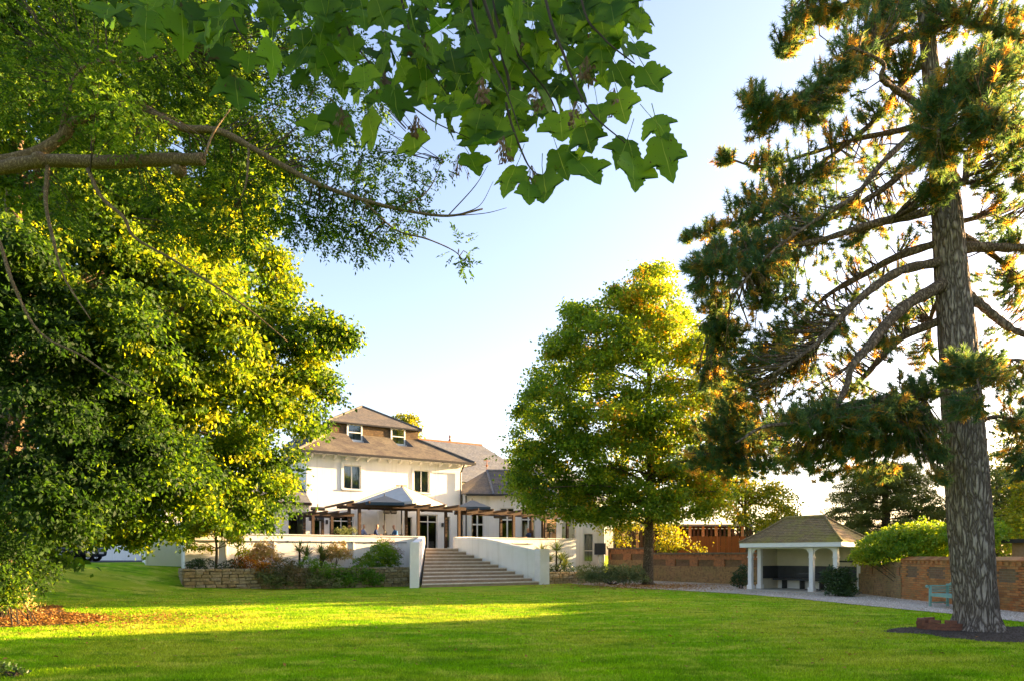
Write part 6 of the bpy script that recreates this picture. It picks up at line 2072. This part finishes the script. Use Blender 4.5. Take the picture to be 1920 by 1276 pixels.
# ------------------------------------------------------------------ 7. shrubs
def shrub(name, label, base, lobes, mat, leaf=.08, dens=14, per=16, spread=.08, mu=.45, group=None, seed=0, cat='shrub', up=.5, width=.6, stems=5):
    t = thing(name, label, cat, base, group=group)
    b = Vector(base)
    mb = MB()
    for lb in (lobes * stems)[:max(stems, len(lobes))]:
        c = Vector(lb[:3]) + Vector((random.gauss(0, .3) * lb[3], random.gauss(0, .3) * lb[3], 0))
        a = b + Vector((random.gauss(0, .06), random.gauss(0, .06), 0))
        mb.tube([a, a.lerp(c, .5) + Vector((0, 0, .05)), c], [.018, .012, .006], 5, False)
    mb.build('stems', M['twig'], t)
    g = np.random.default_rng(seed + 100)
    (V, F, T), _ = clumps(lobes, dens, per, spread, leaf, mu, .2, .2, up, g, .35, width)
    np_mesh('foliage', V, F, mat, T, t)
    return t


def hs(a, b, z, r, rz=None, ts=0):
    """lobe in the house frame"""
    p = f2w(HF, (a, b, z))
    return (p.x, p.y, p.z, r, r, rz or r * .8, ts)


def hb_(a, b, z=.95):
    return tuple(f2w(HF, (a, b, z)))


def yucca(name, label, base, n, L, group, seed, heads=((0, 0, 0),), mat='spiky'):
    t = thing(name, label, 'yucca', base, group=group)
    g = np.random.default_rng(seed)
    b = np.array(base)
    parts = []
    st = MB()
    for h in heads:
        c = b + np.array(h)
        st.tube([tuple(b), tuple(c + np.array([0, 0, .04]))], .05, 7)
        d = unit(g.normal(size=(n, 3)) * np.array([1, 1, .55]) + np.array([0, 0, .62]))
        d[:, 2] = np.where(d[:, 2] < -.1, -d[:, 2], d[:, 2])
        s = unit(np.cross(d, np.tile([0, 0, 1.0], (n, 1))))
        ln = L * g.uniform(.7, 1.1, n)[:, None]
        w = .022
        p1 = c + d * ln * .55; p2 = c + d * ln + np.array([0, 0, -1]) * ln * .12
        V = np.stack([c + s * w * .6 + 0 * d, c - s * w * .6 + 0 * d, p1 - s * w, p1 + s * w, p2], 1).reshape(-1, 3)
        i = np.arange(n)[:, None] * 5
        F = np.concatenate([i + np.array([[0, 1, 2]]), i + np.array([[0, 2, 3]]), i + np.array([[3, 2, 4]])], 0)
        parts.append((V, F, np.repeat(np.clip(g.normal(.5, .2, n), 0, 1), 5)))
    st.build('stem', M['twig'], t)
    V, F, T = join(parts)
    np_mesh('leaves', V, F, M[mat], T, t)


def make_shrubs():
    # ---- flower bed left of the steps (a along the front, b into the bed)
    shrub('hydrangea', 'brown seed headed hydrangea at the middle left of the bed', hb_(-12.2, 3.3), [hs(-12.2, 3.2, 1.75, 0.54), hs(-11.9, 3.3, 1.95, 0.46), hs(-12.5, 3.3, 1.6, 0.41), hs(-11.75, 3.1, 1.55, 0.45)], M['dry_flower'], .10, 22, 14, .07, seed=1, cat='hydrangea', group='hydrangeas gone to seed')
    shrub('hydrangea', 'pale brown hydrangea in the bed between yucca and round shrub', hb_(-8.5, 3.4), [hs(-8.6, 3.3, 1.8, 0.46), hs(-8.3, 3.3, 1.95, 0.44), hs(-8.05, 3.4, 1.7, 0.44), hs(-8.8, 3.3, 1.6, 0.36)], M['dry_flower'], .10, 22, 14, .07, mu=.6, seed=2, cat='hydrangea', group='hydrangeas gone to seed')
    shrub('orange_shrub', 'low orange leaved shrub spilling over the stone wall', hb_(-12.7, 2.6), [hs(-12.9, 2.4, 1.2, 0.45), hs(-12.5, 2.0, 1.1, 0.41), hs(-12.2, 1.8, 1.0, 0.38), hs(-13.2, 2.6, 1.3, 0.36, ts=-.4)], M['orange_leaf'], .09, 20, 14, .07, seed=3)
    shrub('rust_shrub', 'rusty brown shrub hanging over the stone wall', hb_(-11.5, 2.3), [hs(-11.6, 1.7, .9, 0.51), hs(-11.1, 1.6, .7, 0.58), hs(-10.7, 1.7, .8, 0.49), hs(-11.3, 2.1, 1.15, 0.51), hs(-12.1, 1.7, .8, 0.45, ts=-.3)], M['red_leaf'], .08, 18, 16, .07, seed=4)
    shrub('trailing_shrub', 'grey green shrub trailing to the lawn in front of the stone wall', hb_(-11.9, 1.8, .2), [hs(-11.9, 1.5, .45, 0.46), hs(-11.5, 1.45, .3, 0.44), hs(-12.3, 1.55, .6, 0.38), hs(-10.2, 1.5, .35, 0.46), hs(-9.8, 1.6, .5, 0.41)], M['grey_leaf'], .07, 20, 16, .06, mu=.35, seed=5)
    shrub('green_shrub', 'mid green shrub in front of the yuccas', hb_(-9.6, 2.2), [hs(-10.2, 2.0, 1.1, 0.54), hs(-9.6, 1.8, .9, 0.58), hs(-9.0, 1.8, .8, 0.54), hs(-8.6, 1.7, .6, 0.54), hs(-8.4, 1.6, .35, 0.45)], M['bright_leaf'], .085, 18, 16, .07, mu=.3, seed=6)
    shrub('dark_shrub', 'dark green shrub low beside the bare stone stretch', hb_(-7.8, 1.9), [hs(-7.9, 1.7, .75, 0.54), hs(-7.4, 1.6, .5, 0.54), hs(-7.0, 1.6, .4, 0.46), hs(-7.4, 1.9, .95, 0.46)], M['bright_leaf'], .085, 18, 16, .07, mu=.25, seed=7)
    shrub('silver_shrub', 'small silvery shrub at the lawn edge of the bed', hb_(-9.2, 1.4, .1), [hs(-9.2, 1.45, .3, 0.36), hs(-8.9, 1.45, .22, 0.31)], M['grey_leaf'], .06, 26, 16, .05, mu=.85, seed=8)
    shrub('round_shrub', 'large round green shrub in the bed beside the steps', hb_(-6.4, 2.9), [hs(-6.5, 2.7, 1.5, 0.70), hs(-6.0, 2.8, 1.6, 0.64), hs(-6.2, 2.8, 1.95, 0.54), hs(-6.9, 2.7, 1.25, 0.51), hs(-5.7, 2.8, 1.3, 0.51)], M['bright_leaf'], .085, 20, 18, .07, seed=9)
    shrub('lilac_shrub', 'pale lilac flowering shrub behind the round shrub at the steps', hb_(-5.6, 3.4), [hs(-5.6, 3.4, 2.1, 0.46), hs(-5.3, 3.4, 1.75, 0.49), hs(-5.9, 3.4, 2.3, 0.36)], M['lilac'], .07, 18, 14, .08, mu=.65, seed=10)
    shrub('low_herb', 'low green herb at the left corner of the stone bed', hb_(-15.0, 2.7), [hs(-15.1, 2.6, 1.15, 0.44), hs(-14.7, 2.6, 1.2, 0.41), hs(-15.3, 2.5, 1.05, 0.32)], M['dark_leaf'], .08, 20, 14, .07, mu=.7, seed=11)
    shrub('low_herb', 'low green herb under the slim young tree', hb_(-13.7, 2.5), [hs(-13.9, 2.5, 1.05, 0.33), hs(-13.5, 2.5, 1.1, 0.38), hs(-14.2, 2.5, 1.0, 0.26)], M['dark_leaf'], .08, 20, 14, .07, mu=.7, seed=12)
    shrub('tuft_shrub', 'small bright shrub at the foot of the conduit drop', hb_(-7.25, 3.6), [hs(-7.3, 3.6, 1.2, 0.33), hs(-7.0, 3.5, 1.35, 0.28)], M['bright_leaf'], .08, 20, 14, .06, mu=.5, seed=13)
    yucca('yucca', 'spiky yucca on the left of the pair in the bed', hb_(-10.4, 3.0), 80, .85, 'yuccas below the terrace', 1, ((0, 0, .8), (.3, .1, .6)))
    yucca('yucca', 'spiky yucca on the right of the pair in the bed', hb_(-9.35, 3.0), 70, .8, 'yuccas below the terrace', 2, ((0, 0, .75), (.1, .1, .4)))
    # ---- right of the steps
    yucca('spiky_palm', 'tall spiky palm right of the steps, the left one', hb_(3.4, 2.2, .5), 110, .9, 'spiky palms right of the steps', 3, ((0, 0, 1.2), (.35, .1, .7), (-.2, 0, .5)))
    yucca('spiky_palm', 'tall spiky palm right of the steps, the right one', hb_(4.4, 2.2, .5), 110, .9, 'spiky palms right of the steps', 4, ((0, 0, 1.35), (.3, .1, .8), (.5, 0, .4)))
    shrub('palm_underplanting', 'dark leaved shrub beneath the spiky palms', hb_(3.6, 1.6, .5), [hs(3.4, 1.5, .75, .42), hs(4.1, 1.4, .8, .42), hs(4.8, 1.4, .85, .4)], M['dark_leaf'], .09, 16, 16, .08, mu=.6, seed=14)
    lob = []
    for k in range(9):
        x = 3.9 + k * .36
        lob.append((x, 37.0 - .06 * k, .72 + .06 * math.sin(k * 2.3), .36, .5, .36, 0))
        lob.append((x + .1, 36.7 - .06 * k, .42, .34, .4, .3, -.25))
    shrub('low_hedge', 'long low grey green hedge shrub left of the maple trunk', (5.4, 36.9, 0), lob, M['grey_leaf'], .085, 18, 16, .08, mu=.6, seed=15, cat='hedge', stems=20)
    # ---- beside the pavilion
    p = at(1384, 1098, 33)
    shrub('laurel', 'dark laurel bush at the left side of the pavilion', (p.x, 32.5, 0), [(p.x, 32.3, .55, .42, .42, .42), (p.x + .1, 32.4, .85, .32, .32, .3), (p.x - .2, 32.4, .35, .3, .3, .3)], M['dark_leaf'], .10, 18, 16, .08, seed=16, cat='laurel')
    p = at(1570, 1112, 26.6)
    shrub('laurel', 'rounded laurel bush at the right front corner of the pavilion', (p.x, 26.6, 0), [(p.x, 26.6, .6, .5, .5, .55), (p.x - .2, 26.6, .8, .4, .4, .38), (p.x + .25, 26.6, .75, .38, .4, .4), (p.x, 26.4, .3, .55, .5, .3), (p.x + .3, 26.5, .35, .35, .4, .35)], M['dark_leaf'], .09, 22, 18, .07, mu=.7, seed=17, cat='laurel')
    # ---- ivy over the wall
    iv = []
    g = np.random.default_rng(55)
    for (x, y, D, r_, ts) in [(1625, 1030, 26.5, .45, .1), (1610, 1045, 26.5, .3, .25), (1650, 1018, 26, .55, .1), (1680, 1012, 25.5, .6, .1), (1715, 1008, 25, .65, .15), (1750, 1005, 24.5, .7, .2), (1775, 1015, 24, .6, .1), (1700, 1030, 25, .5, -.1), (1740, 1030, 24.5, .55, -.05), (1660, 1035, 25.8, .45, -.1), (1640, 1045, 26, .3, .1), (1720, 995, 25.5, .4, .25), (1680, 998, 26, .35, .25), (1800, 1015, 23.3, .6, 0), (1815, 1000, 22.6, .65, 0), (1840, 1000, 21.9, .6, 0), (1830, 985, 22.8, .5, .1)]:
        iv.append(pl(x, y, D, r_, ts=ts))
        iv.append(pl(x, y, D + .9, r_ * 1.1, ts=ts))
    shrub('ivy_mound', 'bright climbing shrub mounded over the brick wall right of the pavilion', (14.9, 25, 0), iv, M['bright_leaf'], .11, 13, 20, .1, mu=.55, seed=18, cat='climber', stems=14)
    # ---- dark hedge at the left edge
    lob = []
    for (x, y, D, r_, ts) in [(30, 1000, 17, .8, 0), (70, 1010, 18, .7, 0), (20, 1060, 16, .7, -.1), (60, 1055, 17.5, .6, -.1), (90, 1060, 19, .45, -.1), (10, 1100, 15.5, .5, .1), (45, 1085, 16.8, .45, 0), (-30, 1040, 15.5, .9, 0), (-40, 1100, 15, .7, 0), (80, 960, 19, .8, 0), (20, 950, 18, .9, 0)]:
        lob.append(pl(x, y, D, r_, ts=ts))
    shrub('boundary_shrub', 'dark leafy shrub at the left edge of the lawn', (-12.8, 17, 0), lob, M['broad_leaf'], .10, 12, 24, .12, mu=.08, seed=19, stems=14)
    p = at(10, 1115, 15.2)
    shrub('bright_shrub', 'bright yellow green shrub low at the left edge', (p.x, 15.6, 0), [pl(8, 1090, 15.6, .38, ts=.2), pl(-10, 1110, 15.4, .45), pl(14, 1125, 15.4, .3)], M['bright_leaf'], .08, 20, 16, .07, mu=.7, seed=20)
    p = at(40, 1135, 16)
    shrub('dry_weed', 'dry straw coloured weeds at the edge of the leaf litter', (p.x, 16.3, 0), [pl(40, 1120, 16.2, .3), pl(55, 1130, 16.3, .25), pl(25, 1130, 16, .28)], M['dry_flower'], .08, 20, 12, .08, mu=.8, seed=21, width=.3)
    p = at(15, 1262, 8.8)
    shrub('corner_plant', 'small dark plant in the bottom left corner of the lawn', (p.x, 9.0, 0), [pl(12, 1262, 9.0, .16), pl(30, 1268, 9.0, .12), pl(-12, 1260, 9.0, .18)], M['dark_leaf'], .06, 60, 12, .04, mu=.8, seed=22)
    # ---- potted plants on the terrace
    for i, (px, b, lb) in enumerate([(640, 4.75, 'planter box of feathery plants on the parapet left of the post'), (655, 5.1, 'second planter box of feathery plants behind the parapet')]):
        a = pa(px, b)
        t = thing('planter_box', lb, 'planter', tuple(f2w(HF, (a, b, FL))), group='planter boxes on the terrace')
        c = f2w(HF, (a, b, FL))
        MB().prism([tuple(f2w(HF, (a + dx, b + dy, 0)))[:2] for dx, dy in ((-.35, -.14), (.35, -.14), (.35, .14), (-.35, .14))], FL, FL + .6).build('box', M['charcoal'], t)
        (V, F, T), _ = clumps([hs(a - .2, b, FL + .85, .22), hs(a + .15, b, FL + .9, .22)], 40, 12, .07, .09, .4, .2, -.5, .3, np.random.default_rng(i), .2, .3)
        np_mesh('plants', V, F, M['grey_leaf'], T, t)
    a = pa(1031, 4.9)
    t = thing('topiary_ball', 'clipped topiary ball in a white pot on the right terrace', 'topiary', tuple(f2w(HF, (a, 4.95, FL))))
    c = f2w(HF, (a, 4.95, FL))
    MB().lathe(tuple(c), [(.16, 0), (.2, .1), (.24, .5), (.26, .52), (.22, .53)], 14).build('pot', M['paint'], t, smooth=True)
    MB().tube([c + Vector((0, 0, .5)), c + Vector((0, 0, 1.1))], .025, 6).build('stem', M['twig'], t)
    (V, F, T), _ = clumps([(c.x, c.y, c.z + 1.35, .32, .32, .32)], 60, 16, .04, .06, .4, .2, .1, .4, np.random.default_rng(5), .8)
    np_mesh('foliage', V, F, M['dark_leaf'], T, t)


make_shrubs()


# ------------------------------------------------------------------ 8. grass, fallen leaves, pebbles
def make_scatter():
    g = np.random.default_rng(99)
    # short grass: more blades where they can be seen singly
    n = 270000
    inv = g.uniform(1 / 30.0, 1 / 7.6, n)
    Y = 1 / inv
    X = g.uniform(-.80, .80, n) * Y
    ok = ~inside(X, Y, GRAVEL) & ~inside(X, Y, SOIL) & ~inside(X, Y, LITTER) & (X < 14)
    q = (X * math.cos(FRAME_R) + (Y - 36.4) * math.sin(FRAME_R)), (-X * math.sin(FRAME_R) + (Y - 36.4) * math.cos(FRAME_R))
    ok &= q[1] < 1.3
    X, Y = X[ok], Y[ok]
    n = len(X)
    Z = ground(X, Y)
    h = g.uniform(.02, .055, n) * (1 + .0 * Y)
    w = .0022 + .00045 * Y
    an = g.uniform(0, 2 * np.pi, n)
    s = np.stack([np.cos(an), np.sin(an), np.zeros(n)], 1) * w[:, None]
    P = np.stack([X, Y, Z - .004], 1)
    lean = np.stack([g.normal(0, .5, n), g.normal(0, .5, n), np.ones(n)], 1) * h[:, None]
    V = np.stack([P - s, P + s, P + lean], 1).reshape(-1, 3)
    np_mesh('grass', V, np.arange(3 * n).reshape(-1, 3), M['blade'], np.repeat(np.clip(g.normal(.5, .25, n), 0, 1), 3))['label'] = 'short mown grass of the lawn'

    def litter(name, label, X, Y, mat, size, lift=.015):
        n = len(X)
        P = np.stack([X, Y, ground(X, Y) + lift + g.uniform(0, .02, n)], 1)
        V, F, T = leaves(P, np.full(n, size), g.random(n), np.stack([g.normal(size=n), g.normal(size=n), g.normal(0, .15, n)], 1), .3, .8, .7, .15, g)
        np_mesh(name, V, F, mat, T)['label'] = label
    X = g.uniform(-20, -9.5, 26000); Y = g.uniform(12, 22, 26000)
    ok = inside(X, Y, LITTER); X, Y = X[ok], Y[ok]
    X2 = g.normal(-10.5, 1.6, 2600); Y2 = g.normal(16.8, 1.1, 2600)
    litter('leaf_litter', 'orange fallen leaves under the trees at the left edge', np.concatenate([X, X2]), np.concatenate([Y, Y2]), M['litter'], .075)
    X = g.uniform(-14, 9, 900); Y = g.uniform(9, 32, 900)
    X3 = g.normal(7.0, 2.2, 5200); Y3 = g.normal(34.8, 2.0, 5200)
    keep = (Y3 < 40) & (-X3 * math.sin(FRAME_R) + (Y3 - 36.4) * math.cos(FRAME_R) < 0)
    litter('fallen_leaves', 'brown fallen leaves below the maple and scattered on the lawn', np.concatenate([X, X3[keep]]), np.concatenate([Y, Y3[keep]]), M['litter'], .075, .03)
    # pebbles of the path
    X = g.uniform(4, 15, 60000); Y = 1 / g.uniform(1 / 36, 1 / 14.5, 60000)
    ok = inside(X, Y, GRAVEL) & (X < 14.2); X, Y = X[ok], Y[ok]
    n = len(X)
    r_ = g.uniform(.010, .024, n)
    octa = np.array([(1, 0, 0), (0, 1, 0), (-1, 0, 0), (0, -1, 0), (0, 0, .7), (0, 0, -.7)])
    of = np.array([(0, 1, 4), (1, 2, 4), (2, 3, 4), (3, 0, 4)])
    an = g.uniform(0, 6.28, n)
    V = np.stack([X, Y, .014 + r_ * .3], 1)[:, None] + np.stack([np.cos(an)[:, None] * octa[:, 0] - np.sin(an)[:, None] * octa[:, 1], np.sin(an)[:, None] * octa[:, 0] + np.cos(an)[:, None] * octa[:, 1], np.tile(octa[:, 2], (n, 1))], -1) * (r_[:, None] * g.uniform(.7, 1.3, (n, 6)))[..., None]
    np_mesh('pebbles', V.reshape(-1, 3), (np.arange(n)[:, None, None] * 6 + of[None]).reshape(-1, 3), M['pebble'], np.repeat(g.random(n), 6))['label'] = 'pale pebbles of the gravel path'
    # clods on the bare soil
    X = g.uniform(7.5, 13, 5000); Y = g.uniform(12.2, 16, 5000)
    ok = inside(X, Y, SOIL); X, Y = X[ok], Y[ok]; n = len(X)
    r_ = g.uniform(.008, .03, n)
    V = np.stack([X, Y, np.full(n, .012)], 1)[:, None] + octa[None] * r_[:, None, None]
    np_mesh('soil_crumbs', V.reshape(-1, 3), (np.arange(n)[:, None, None] * 6 + of[None]).reshape(-1, 3), M['soil'])['label'] = 'dark crumbs of soil round the pine'


make_scatter()
